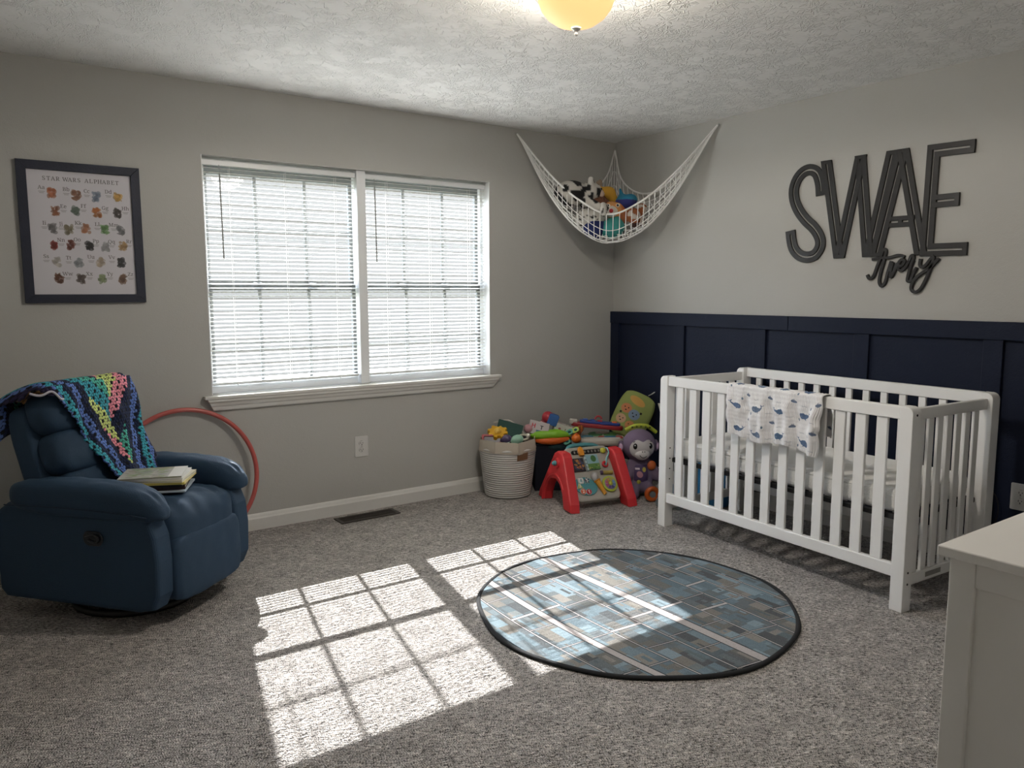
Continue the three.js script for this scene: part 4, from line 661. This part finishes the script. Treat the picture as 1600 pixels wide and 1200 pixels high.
{ // on the bin, a little way back from its front edge
  const bt = (name, label, [x, y, z], turn = -0.6, k = 1.25) => { const o = toy(name, label, [x + 0.037, y - 0.011, z - 0.047], turn); o.scale.setScalar(k); return o; };
  let t = bt('maraca', 'red round maraca with a pink handle lying on the bin', [-0.865, 0.47, 0.27]);
  mesh('rattle_head', ball(0.034, 0.02, 0.03, 0), pl('#a92836'), t); mesh('grip', bar([0, 0.01, 0], [-0.07, -0.05, 0.02], 0.014), pl('#b8707c'), t); mesh('band', bar([0.004, 0.012, 0], [-0.008, 0.002, 0.003], 0.018), pl('#8d1f30'), t);
  t = bt('letter_box', 'pale pink toy box printed with red and black letters', [-0.915, 0.432, 0.27]);
  const tx = canvasTex(128, 96, (x) => { x.fillStyle = '#b7adae'; x.fillRect(0, 0, 128, 96); x.fillStyle = '#b2353f'; x.font = 'bold 44px sans-serif'; x.fillText('H', 12, 52); x.fillStyle = '#1f2022'; x.font = 'bold 40px sans-serif'; x.fillText('T', 70, 54); x.fillStyle = '#3e6f76'; x.fillRect(50, 62, 60, 14); });
  mesh('carton', rbox(0.11, 0.075, 0.07, 0, 0, 0, 0.004).rotateZ(-0.25).rotateX(-0.3), mat('#ffffff', 0.5, { map: tx }), t); mesh('lid', ball(0.026, -0.055, 0.005, 0.02), pl('#b98a90'), t);
  t = bt('number_box', 'white and blue toy carton printed with the number 3', [-0.785, 0.437, 0.33]);
  const t3 = canvasTex(192, 96, (x) => { x.fillStyle = '#b9b5ad'; x.fillRect(0, 0, 192, 96); x.fillStyle = '#2a2a2c'; x.font = 'bold 52px sans-serif'; x.fillText('3', 120, 68); x.fillStyle = '#8a4a44'; x.beginPath(); x.arc(50, 50, 12, 0, 7); x.fill(); x.fillStyle = '#7d7a6a'; x.fillRect(96, 30, 10, 40); });
  mesh('carton', rbox(0.12, 0.055, 0.06, 0.03, 0, 0, 0.003).rotateZ(-0.36), mat('#ffffff', 0.55, { map: t3 }), t); mesh('carton_end', rbox(0.055, 0.06, 0.064, -0.048, 0.03, 0, 0.004).rotateZ(-0.36).translate(0, 0.0, 0), pl('#2f5f9c', 0.5), t);
  t = bt('toy_boat', 'lime green and orange plastic toy on the bin edge', [-0.875, 0.37, 0.325], -0.6, 1.3);
  mesh('top_shell', body([{ c: [0, 0.022, 0], r: [0.075, 0.025, 0.035] }, { a: [0.04, 0.026, 0], b: [0.11, 0.02, 0.0], ra: 0.022, rb: 0.012 }, { c: [-0.05, 0.02, 0], r: [0.045, 0.022, 0.03] }], { res: 34, k: 0.02 }), pl('#7fb52c'), t); mesh('lower_shell', body([{ c: [0, -0.008, 0.004], r: [0.075, 0.022, 0.036] }, { a: [0.03, -0.006, 0], b: [0.1, 0.0, 0], ra: 0.02, rb: 0.012 }], { res: 30, k: 0.02 }), pl('#d9662a'), t);
  t = bt('key_rattle', 'teal and green flower shaped rattle on the bin edge', [-0.765, 0.372, 0.395]);
  for (const [x, y, c] of [[-0.03, 0.012, '#6fa9b4'], [0.012, 0.03, '#57a48e'], [0.0, -0.022, '#4d9f86'], [0.045, 0.042, '#9fbd58']]) { const q = mesh('petal', slab(rrect(0.042, 0.03, 0.012), 0.014, 0.004).rotateX(-0.4).rotateZ(0.5).translate(x, y, 0.0), pl(c), t); mesh('hole', ball(0.008, x, y + 0.006, 0.013, 1.2, 1, 0.4), pl('#2b5f62'), q); }
  t = bt('orange_ball', 'small glossy orange ball on the bin edge', [-0.722, 0.372, 0.44]); mesh('ball', ball(0.026), pl('#e0752c', 0.25), t); mesh('stud', ball(0.008, 0.0, 0.024, 0.006), pl('#c8602a'), t);
  t = bt('toy_animal', 'small orange striped toy animal between keyboard and bin', [-0.70, 0.415, 0.40]); mesh('body', body([{ c: [0, 0, 0], r: [0.035, 0.022, 0.022] }, { c: [0.032, 0.016, 0.0], r: 0.017 }, { a: [-0.02, -0.01, 0.01], b: [-0.02, -0.04, 0.01], ra: 0.009, rb: 0.008 }, { a: [0.02, -0.01, 0.01], b: [0.02, -0.04, 0.01], ra: 0.009, rb: 0.008 }], { res: 30, k: 0.015, color: (p) => Math.sin(p.x * 300) > 0.6 ? '#3a2a22' : '#b0602c' }), plush, t);
  t = bt('stacking_block', 'dark red block among the toys on the bin', [-0.935, 0.405, 0.245]); mesh('block', rbox(0.05, 0.04, 0.05, 0, 0, 0, 0.01), pl('#a8323a'), t); mesh('stud', cyl(0.014, 0.014, 0.01, 0, 0.019, 0), pl('#a8323a'), t);
  t = bt('toy_heap', 'dark teal soft toy under the others in the bin', [-0.79, 0.315, 0.29], -0.6, 1); mesh('body', body([{ c: [0, 0, 0], r: [0.12, 0.05, 0.1] }, { c: [0.06, 0.04, 0.03], r: [0.05, 0.03, 0.04] }], { res: 30, color: () => '#1d3b40' }), plush, t);
}
{ // toy keyboard and tray on a low toy chest behind the monkey
  let t = thing('toy_chest', 'dark teal toy chest in the corner under the toy keyboard', 'toy chest', [-0.40, 0, 0.33], -0.54); const m = pl('#16383f', 0.6);
  mesh('chest_body', rbox(0.25, 0.28, 0.25, 0, 0.142, 0, 0.015, 3), m, t); mesh('chest_lid', rbox(0.26, 0.022, 0.26, 0, 0.293, 0, 0.008), m, t);
  t = toy('toy_keyboard', 'white oval toy keyboard with red blue and green keys', [-0.493, 0.305, 0.422], -0.6);
  mesh('base', slab(rrect(0.33, 0.2, 0.09, 8), 0.058, 0.02).rotateX(-Math.PI / 2), pl('#b9b4ab', 0.4), t);
  const top = (pts, c, y = 0.06) => mesh('key_pad', slab(pts, 0.01, 0.003).rotateX(-Math.PI / 2 + 0.1).translate(0, y, 0.01), pl(c, 0.4), t);
  top(rrect(0.17, 0.055, 0.025).map(([x, y]) => [x + 0.062, y - 0.035]), '#b02830', 0.052); top([[0.02, -0.052], [0.1, -0.052], [0.1, -0.02], [0.02, -0.02]], '#356f90', 0.056); top(circ(0.045, 24, -0.095, -0.03), '#4a88a0', 0.052); top(circ(0.05, 24, -0.03, 0.045), '#3f7f4a', 0.052); top(circ(0.046, 24, 0.07, 0.045), '#4f8f4a', 0.052);
  mesh('speaker_dome', ball(0.04, 0.02, 0.064, -0.055, 1.3, 0.4, 0.7), pl('#cfcabf'), t);
  t = toy('toy_guitar', 'red and blue toy guitar lying across the keyboard', [-0.513, 0.417, 0.407], -0.62);
  mesh('back_shell', slab(rrect(0.36, 0.075, 0.036), 0.03, 0.008).rotateX(-Math.PI / 2).rotateZ(-0.1), pl('#8c2026'), t);
  mesh('face_plate', slab(rrect(0.28, 0.06, 0.02), 0.018, 0.004).rotateX(-Math.PI / 2).rotateZ(-0.1).translate(0.02, 0.028, 0), pl('#27408c'), t); mesh('head_end', rbox(0.055, 0.034, 0.05, -0.165, 0.03, 0, 0.01).rotateZ(-0.1), pl('#b6b0a8'), t);
  for (const [x, c] of [[-0.08, '#3a5aa8'], [-0.03, '#2f4f9a'], [0.02, '#b03038'], [0.12, '#d0662e']]) mesh('fret_button', rbox(0.034, 0.014, 0.03, x, 0.05 - x * 0.1, 0, 0.005), pl(c), t);
  mesh('lever_bow', new THREE.TorusGeometry(0.022, 0.006, 8, 20, Math.PI).translate(0.01, 0.06, 0), pl('#a8323a'), t);
}
{ // green cushion leaning in the corner
  const t = thing('green_cushion', 'lime green cushion printed with animals leaning in the corner', 'cushion', [-0.195, 0.474, 0.425], -0.78); t.scale.setScalar(1.1);
  const print = canvasTex(256, 320, (x) => {
    x.fillStyle = '#8f9a58'; x.fillRect(0, 0, 256, 320); const r = rng(3);
    x.fillStyle = '#c99a52'; x.beginPath(); x.ellipse(120, 60, 60, 26, 0.2, 0, 7); x.fill();
    const blob = (cx, cy, s, c, e) => { x.fillStyle = c; x.beginPath(); x.ellipse(cx, cy, s, s * 0.85, 0, 0, 7); x.fill(); x.fillStyle = '#1d1b1c'; for (const k of [-1, 1]) { x.beginPath(); x.arc(cx + k * s * 0.35, cy - s * 0.15, s * 0.11, 0, 7); x.fill(); } x.beginPath(); x.ellipse(cx, cy + s * 0.3, s * 0.16, s * 0.1, 0, 0, 7); x.fill(); };
    blob(70, 130, 38, '#c98058'); blob(138, 152, 40, '#7f93ac'); blob(64, 206, 36, '#c9a184'); blob(140, 226, 34, '#cc8a5a'); x.fillStyle = '#2a2628'; x.fillRect(36, 160, 14, 12); x.fillRect(170, 120, 14, 14);
  });
  const g = puff(0.235, 0.31, 0.10, { e: 3.2, seg: 20, flat: 0.8, f: (v) => { const k = (1 - Math.abs(v.x) / 0.14) * (1 - Math.abs(v.y) / 0.18); v.z *= 0.35 + 0.75 * Math.max(0, k) ** 0.5; v.z += 0.004 * Math.sin(v.y * 55); } }), p = g.attributes.position, uv = g.attributes.uv;
  for (let i = 0; i < p.count; i++) uv.setXY(i, p.getX(i) / 0.235 + 0.5, p.getY(i) / 0.31 + 0.5);
  g.rotateZ(-0.42).rotateX(-0.2); mesh('cover', g, mat('#ffffff', 0.9, { map: print, bumpMap: rep(clothBump, 6), bumpScale: 0.001 }), t);
  mesh('care_label', sheet((u, v) => V(0.16 + u * 0.03 + v * 0.02, 0.085 - v * 0.075, 0.0 + 0.012 * Math.sin(v * 4)), 4, 6, 0.001), mat('#b6b3ad', 0.8), t);
  mesh('loop', tube([[0.10, 0.13, -0.02], [0.13, 0.145, -0.02], [0.14, 0.155, -0.015], [0.12, 0.14, -0.03]], 0.003, 16, 5), mat('#b6b3ad', 0.8), t);
}
{ // red-legged activity table, its board tipped forward
  const t = thing('activity_table', 'red legged toy activity table with a grey play board', 'activity table', [-0.805, 0, 0.645], -0.22);
  const red = pl('#cf3136', 0.38), grey = pl('#a8a49b', 0.4), teal = pl('#4f8f96', 0.4);
  for (const s of [-1, 1]) {
    const out = [[-0.235, 0], [-0.15, 0], [-0.145, 0.05], [-0.12, 0.11], [-0.07, 0.155], [0.0, 0.165], [0.06, 0.14], [0.105, 0.085], [0.135, 0.0], [0.235, 0], [0.225, 0.05], [0.085, 0.315], [0.06, 0.34], [0.0, 0.345], [-0.04, 0.325], [-0.07, 0.28], [-0.22, 0.05]];
    const g = slab(out, 0.07, 0.01).rotateY(-Math.PI / 2).translate(0.035, 0, 0); g.rotateZ(s * 0.07); const leg = mesh('leg_frame', g.translate(s * 0.205, 0.003, 0), red, t);
    const arc = tube([[0, 0.0, -0.165], [0, 0.08, -0.15], [0, 0.16, -0.09], [0, 0.195, 0.0], [0, 0.17, 0.075], [0, 0.12, 0.12]], 0.008, 30, 6).translate(s * 0.034, 0, 0).rotateZ(s * 0.07).translate(s * 0.205, 0.0, 0); mesh('moulded_rib', arc, red, leg);
    mesh('pivot_cap', new THREE.CylinderGeometry(0.03, 0.034, 0.016, 24).rotateZ(Math.PI / 2).translate(s * 0.225, 0.275, 0.015), red, leg); mesh('pivot_pin', ball(0.016, s * 0.24, 0.275, 0.015, 1.2, 1, 1), teal, leg);
  }
  const bd = new THREE.Group(); bd.name = 'play_board'; bd.position.set(0, 0.205, 0.075); bd.rotation.x = -0.62; t.add(bd); // board in its own x-y plane, face +z
  mesh('board', slab(rrect(0.315, 0.37, 0.035), 0.05, 0.012).translate(0, 0, -0.05), grey, bd);
  mesh('handle_bar', [tube([[-0.12, 0.17, -0.03], [-0.1, 0.2, -0.03], [0.08, 0.2, -0.03], [0.12, 0.17, -0.03]], 0.014, 24, 8)], teal, bd);
  const F = 0.0005, disc = (name, pts, c, th = 0.008, z = F) => mesh(name, slab(pts, th, Math.min(0.002, th / 4)).translate(0, 0, z), typeof c === 'string' ? pl(c, 0.4) : c, bd);
  disc('slider_track', rrect(0.215, 0.03, 0.015).map(([x, y]) => [x - 0.005, y + 0.145]), '#161617', 0.004);
  for (let i = 0; i < 8; i++) disc('track_mark', rrect(0.009, 0.016, 0.003, 2).map(([x, y]) => [x - 0.09 + i * 0.025, y + 0.145]), '#8e8b86', 0.002, 0.0045);
  disc('slider', [[-0.062, 0.17], [-0.05, 0.178], [-0.036, 0.17], [-0.03, 0.145], [-0.032, 0.118], [-0.062, 0.118], [-0.066, 0.145]], '#d68a22', 0.022);
  const page = canvasTex(128, 128, (x) => { x.fillStyle = '#20222a'; x.fillRect(0, 0, 128, 128); const r = rng(5); for (let i = 0; i < 26; i++) { x.fillStyle = ['#8a4a3a', '#b07a3c', '#4a3a6a', '#35405e'][i % 4]; x.beginPath(); x.ellipse(20 + r() * 90, 20 + r() * 90, 6 + r() * 14, 5 + r() * 12, r() * 3, 0, 7); x.fill(); } });
  const page2 = canvasTex(128, 128, (x) => { x.fillStyle = '#84a6b0'; x.fillRect(0, 0, 128, 128); x.fillStyle = '#3f6d38'; x.beginPath(); x.arc(76, 36, 28, 0, 7); x.fill(); x.fillStyle = '#557a3c'; x.fillRect(0, 78, 128, 50); const r = rng(9); for (let i = 0; i < 14; i++) { x.fillStyle = ['#2f4a2c', '#a0a45a', '#6d8f58'][i % 3]; x.beginPath(); x.ellipse(r() * 128, 80 + r() * 46, 7, 5, 0, 0, 7); x.fill(); } });
  mesh('picture_page', rbox(0.082, 0.092, 0.01, -0.086, 0.058, 0.005, 0.003), mat('#ffffff', 0.5, { map: page }), bd); mesh('picture_page', rbox(0.088, 0.105, 0.014, 0.018, 0.068, 0.006, 0.004), mat('#ffffff', 0.5, { map: page2 }), bd);
  mesh('page_hinge', [0.02, 0.045, 0.07, 0.095].map((y) => bar([-0.033, y - 0.01, 0.014], [-0.033, y + 0.01, 0.014], 0.008)), pl('#9fb3b8'), bd);
  mesh('bead_wire', tube([[0.115, 0.135, 0.0], [0.135, 0.15, 0.025], [0.135, 0.11, 0.035], [0.11, 0.075, 0.03], [0.1, 0.04, 0.025], [0.1, 0.035, 0]], 0.0055, 30, 7), pl('#7fb0b4'), bd);
  mesh('bead', ball(0.019, 0.113, 0.14, 0.012), pl('#b9b53a'), bd); mesh('bead', new THREE.TorusGeometry(0.015, 0.008, 8, 20).translate(0.1, 0.045, 0.01), pl('#c0303a'), bd);
  mesh('roller', bar([0.06, -0.008, 0.006], [0.135, -0.014, 0.006], 0.013, 14), pl('#a6964e'), bd); mesh('roller_end', bar([0.052, -0.0075, 0.006], [0.066, -0.0085, 0.006], 0.0135, 14), pl('#5b4a6a'), bd);
  disc('button_pad', Array.from({ length: 40 }, (_, i) => { const a = i / 40 * 6.283, r = 0.066 + 0.008 * Math.cos(2 * a + 0.8); return [-0.078 + r * Math.cos(a) * 1.08, -0.088 + r * Math.sin(a)]; }), teal);
  for (const [x, y, c, ch] of [[-0.105, -0.05, '#d5d6d4', '4'], [-0.063, -0.052, '#3d3f58', '5'], [-0.122, -0.085, '#a9b866', '3'], [-0.108, -0.122, '#cf5a34', '2'], [-0.07, -0.128, '#b02433', '1']]) {
    const nt = canvasTex(64, 64, (q) => { q.fillStyle = c; q.fillRect(0, 0, 64, 64); q.fillStyle = ch === '4' ? '#3f7f88' : '#e6e2da'; q.font = 'bold 44px sans-serif'; q.textAlign = 'center'; q.fillText(ch, 32, 48); });
    const shape = ch === '3' ? [[-0.02, -0.014], [0.02, -0.014], [0, 0.022]] : ch === '5' ? Array.from({ length: 10 }, (_, i) => { const a = Math.PI / 2 + i / 10 * 6.283, r = i % 2 ? 0.011 : 0.022; return [r * Math.cos(a), r * Math.sin(a)]; }) : ch === '4' ? rrect(0.034, 0.034, 0.006) : circ(0.0175, 20);
    const ring = mesh('button_rim', slab(shape.map(([a, b]) => [a * 1.15, b * 1.15]), 0.003, 0.0006).translate(x, y, 0.008), pl('#d6d4cf'), bd), g = slab(shape, 0.006, 0.0015).translate(0, 0, 0.009), P = g.attributes.position, U = g.attributes.uv; for (let i = 0; i < P.count; i++) U.setXY(i, P.getX(i) / 0.044 + 0.5, P.getY(i) / 0.044 + 0.5); g.translate(x, y, 0); mesh('number_button', g, mat('#ffffff', 0.4, { map: nt }), ring);
  }
  mesh('microphone_head', ball(0.025, -0.003, -0.035, 0.016, 1, 1.25, 0.9), pl('#a9a7a8', 0.3), bd); mesh('microphone_grip', new THREE.CylinderGeometry(0.019, 0.011, 0.1, 18).rotateZ(0.32).translate(0.022, -0.108, 0.014), pl('#d2922a'), bd); mesh('microphone_collar', new THREE.TorusGeometry(0.019, 0.005, 8, 20).rotateX(Math.PI / 2).rotateZ(0.32).translate(0.006, -0.062, 0.014), pl('#c17f24'), bd);
  disc('dial_rim', circ(0.052, 36, 0.092, -0.09), '#a7b23c', 0.014); disc('dial_face', circ(0.039, 32, 0.092, -0.09), '#8c88a0', 0.004, 0.0145);
  for (let i = 0; i < 8; i++) { const a = i / 8 * 6.283; disc('dial_wedge', [[0.092 + 0.017 * Math.cos(a + 0.06), -0.09 + 0.017 * Math.sin(a + 0.06)], [0.092 + 0.037 * Math.cos(a + 0.06), -0.09 + 0.037 * Math.sin(a + 0.06)], [0.092 + 0.037 * Math.cos(a + 0.72), -0.09 + 0.037 * Math.sin(a + 0.72)], [0.092 + 0.017 * Math.cos(a + 0.72), -0.09 + 0.017 * Math.sin(a + 0.72)]], ['#6a8fb0', '#a8a04a', '#b8864a', '#b05a6a', '#a84a7a', '#6a4a80', '#4a4a7a', '#5a7a9a'][i], 0.002, 0.0185); }
  mesh('dial_knob', ball(0.015, 0.092, -0.09, 0.02, 1, 1, 0.7), pl('#b3b83c'), bd);
}
{ // monkey toy
  const t = thing('monkey_toy', 'purple plush monkey toy with a white face sitting by the crib', 'stuffed toy', [-0.43, 0, 0.735], -0.5);
  const fur = mat('#77677e', 0.85, { bumpMap: rep(clothBump, 14), bumpScale: 0.0015 });
  mesh('body', body([{ c: [0, 0.15, 0], r: [0.085, 0.10, 0.075] }, { c: [-0.005, 0.345, 0.01], r: [0.11, 0.105, 0.095] }, { c: [0.005, 0.09, 0.0], r: [0.075, 0.07, 0.07] }, { a: [-0.06, 0.21, 0.02], b: [-0.10, 0.13, 0.06], ra: 0.03, rb: 0.032 }, { a: [0.07, 0.21, 0.01], b: [0.115, 0.14, 0.045], ra: 0.032, rb: 0.036 }, { a: [-0.04, 0.07, 0.03], b: [-0.065, 0.04, 0.12], ra: 0.038, rb: 0.034 }, { a: [0.04, 0.07, 0.03], b: [0.065, 0.04, 0.12], ra: 0.038, rb: 0.034 }], { res: 60, k: 0.03 }), fur, t);
  const face = (x, y) => 0.01 + 0.0955 * Math.sqrt(Math.max(0.05, 1 - ((x + 0.005) / 0.11) ** 2 - ((y - 0.345) / 0.105) ** 2));
  const white = pl('#bdb8b6', 0.4), pad = (name, f, m, lift) => mesh(name, sheet((u, v) => { const a = u * 6.2832, [bx, by] = f(a), x = -0.005 + bx * v, y = 0.335 + by * v; return V(x, y, face(x, y) + lift); }, 40, 10), m, t);
  pad('face_plate', (a) => { const h = Math.sin(a), w = 0.082 * Math.cos(a), notch = h > 0 ? 0.022 * Math.exp(-((Math.cos(a) / 0.3) ** 2)) : 0; return [w, (h > 0 ? 0.068 : 0.07) * h - notch]; }, white, 0.006);
  mesh('muzzle', ball(0.045, -0.005, 0.297, 0.088, 1.1, 0.85, 0.75), pl('#c6c2c0', 0.35), t);
  mesh('smile', tube([[-0.03, 0.297, 0.121], [-0.018, 0.284, 0.123], [-0.002, 0.281, 0.1235], [0.016, 0.29, 0.122]], 0.0022, 20, 5), M.black, t); mesh('nostril', [ball(0.0035, -0.012, 0.318, 0.118), ball(0.0035, 0.004, 0.318, 0.118)], M.black, t);
  for (const s of [-1, 1]) { const e = mesh('eye', ball(0.017, -0.005 + s * 0.05, 0.352, face(s * 0.05, 0.352) + 0.004, 0.85, 1.15, 0.5), eye, t); mesh('eye_glint', ball(0.004, -0.009 + s * 0.05, 0.36, face(s * 0.05, 0.352) + 0.0125), pl('#d0d0d0'), e); mesh('brow', bar([-0.005 + s * 0.05, 0.384, face(s * 0.05, 0.384) + 0.008], [-0.005 + s * 0.062, 0.378, face(s * 0.062, 0.378) + 0.008], 0.0022), M.black, t);
    const ear = mesh('ear', ball(0.04, s * 0.118 - 0.005, 0.335, 0.0, 0.5, 1, 0.8), fur, t); mesh('inner_ear', ball(0.028, s * 0.122 - 0.005, 0.335, 0.012, 0.55, 1, 0.8), pl('#b99ab4', 0.7), ear); }
  mesh('hair_bow', tube([[-0.09, 0.44, -0.02], [-0.03, 0.468, -0.01], [0.05, 0.466, -0.01], [0.12, 0.42, -0.02]], 0.013, 24, 8), pl('#a9b23a', 0.6), t);
  mesh('bow_stripe', Array.from({ length: 5 }, (_, i) => ball(0.0075, -0.05 + i * 0.03, 0.461 + 0.004 * Math.sin(i), 0.003)), pl('#5d6a22'), t);
  mesh('tummy_heart', ball(0.03, 0.068, 0.215, 0.062, 1, 1.05, 0.5), pl('#c8642c', 0.3), t);
  const tp = canvasTex(128, 128, (x) => { x.fillStyle = '#4b3a60'; x.fillRect(0, 0, 128, 128); x.fillStyle = '#b4808a'; x.beginPath(); x.ellipse(50, 70, 30, 24, 0.4, 0, 7); x.fill(); x.fillStyle = '#b6a64a'; x.beginPath(); x.arc(92, 34, 18, 0, 7); x.fill(); x.fillStyle = '#c8bcc4'; x.fillRect(10, 20, 40, 14); });
  mesh('tummy_patch', sheet((u, v) => { const x = -0.05 + u * 0.09, y = 0.11 + v * 0.11; return V(x, y, 0.004 + 0.078 * Math.sqrt(Math.max(0.1, 1 - (x / 0.088) ** 2 - ((y - 0.15) / 0.105) ** 2))); }, 14, 14), mat('#ffffff', 0.7, { map: tp }), t);
  mesh('button', ball(0.014, -0.02, 0.11, 0.075, 1, 1, 0.5), pl('#a9a53a'), t);
}
{ // wheeled toys beside it and under the crib end
  let t = toy('orange_roller', 'orange ring toy with a grey hub beside the monkey', [-0.475, 0.052, 0.905], -0.5);
  mesh('ring', new THREE.TorusGeometry(0.034, 0.017, 12, 32), pl('#b8551f', 0.3), t); mesh('hub', new THREE.CylinderGeometry(0.02, 0.02, 0.03, 20).rotateX(Math.PI / 2), pl('#6f777c'), t);
  t = toy('blue_truck', 'blue and green toy truck on the floor beside the crib post', [-0.47, 0.0, 1.06], -0.9);
  mesh('cab', body([{ c: [0, 0.075, 0], r: [0.08, 0.045, 0.05] }, { c: [0.03, 0.115, 0], r: [0.045, 0.035, 0.04] }], { res: 34, k: 0.02 }), pl('#1f6f9c', 0.35), t); for (const [x, z] of [[-0.05, 0.05], [0.05, 0.05], [-0.05, -0.05], [0.05, -0.05]]) { const w = mesh('wheel', new THREE.CylinderGeometry(0.038, 0.038, 0.026, 22).rotateX(Math.PI / 2).translate(x, 0.04, z), pl('#6e7376'), t); mesh('hubcap', ball(0.014, x, 0.04, z + Math.sign(z) * 0.012), pl('#8aa04a'), w); } mesh('stripe', rbox(0.1, 0.012, 0.104, 0, 0.075, 0, 0.004), pl('#7fa53a'), t);
  t = thing('blue_tub', 'sky blue plastic tub standing between the crib end and the wall', 'tub', [-0.2, 0, 1.16]);
  mesh('wall', lathe([[0, 0.002], [0.105, 0.002], [0.125, 0.36], [0.133, 0.365], [0.133, 0.375], [0.12, 0.375], [0.1, 0.012], [0, 0.012]], 40), pl('#3d8fc4', 0.35), t); mesh('handle', tube([[-0.13, 0.35, 0], [-0.1, 0.3, 0.1], [0, 0.27, 0.135], [0.1, 0.3, 0.1], [0.13, 0.35, 0]], 0.005, 30, 6), pl('#c9c9c4'), t);
  t = toy('red_toy_bag', 'red soft toy bag against the wall beside the crib', [-0.12, 0.0, 0.93]); mesh('bag', puff(0.18, 0.3, 0.16, { e: 3.4, seg: 12 }).translate(0, 0.152, 0), mat('#4a1a1c', 0.9), t); mesh('strap', tube([[-0.06, 0.28, 0], [-0.03, 0.36, 0], [0.04, 0.36, 0], [0.06, 0.28, 0]], 0.008, 20, 6), mat('#2a2022', 0.9), t);
}

renderer.render(scene, camera);
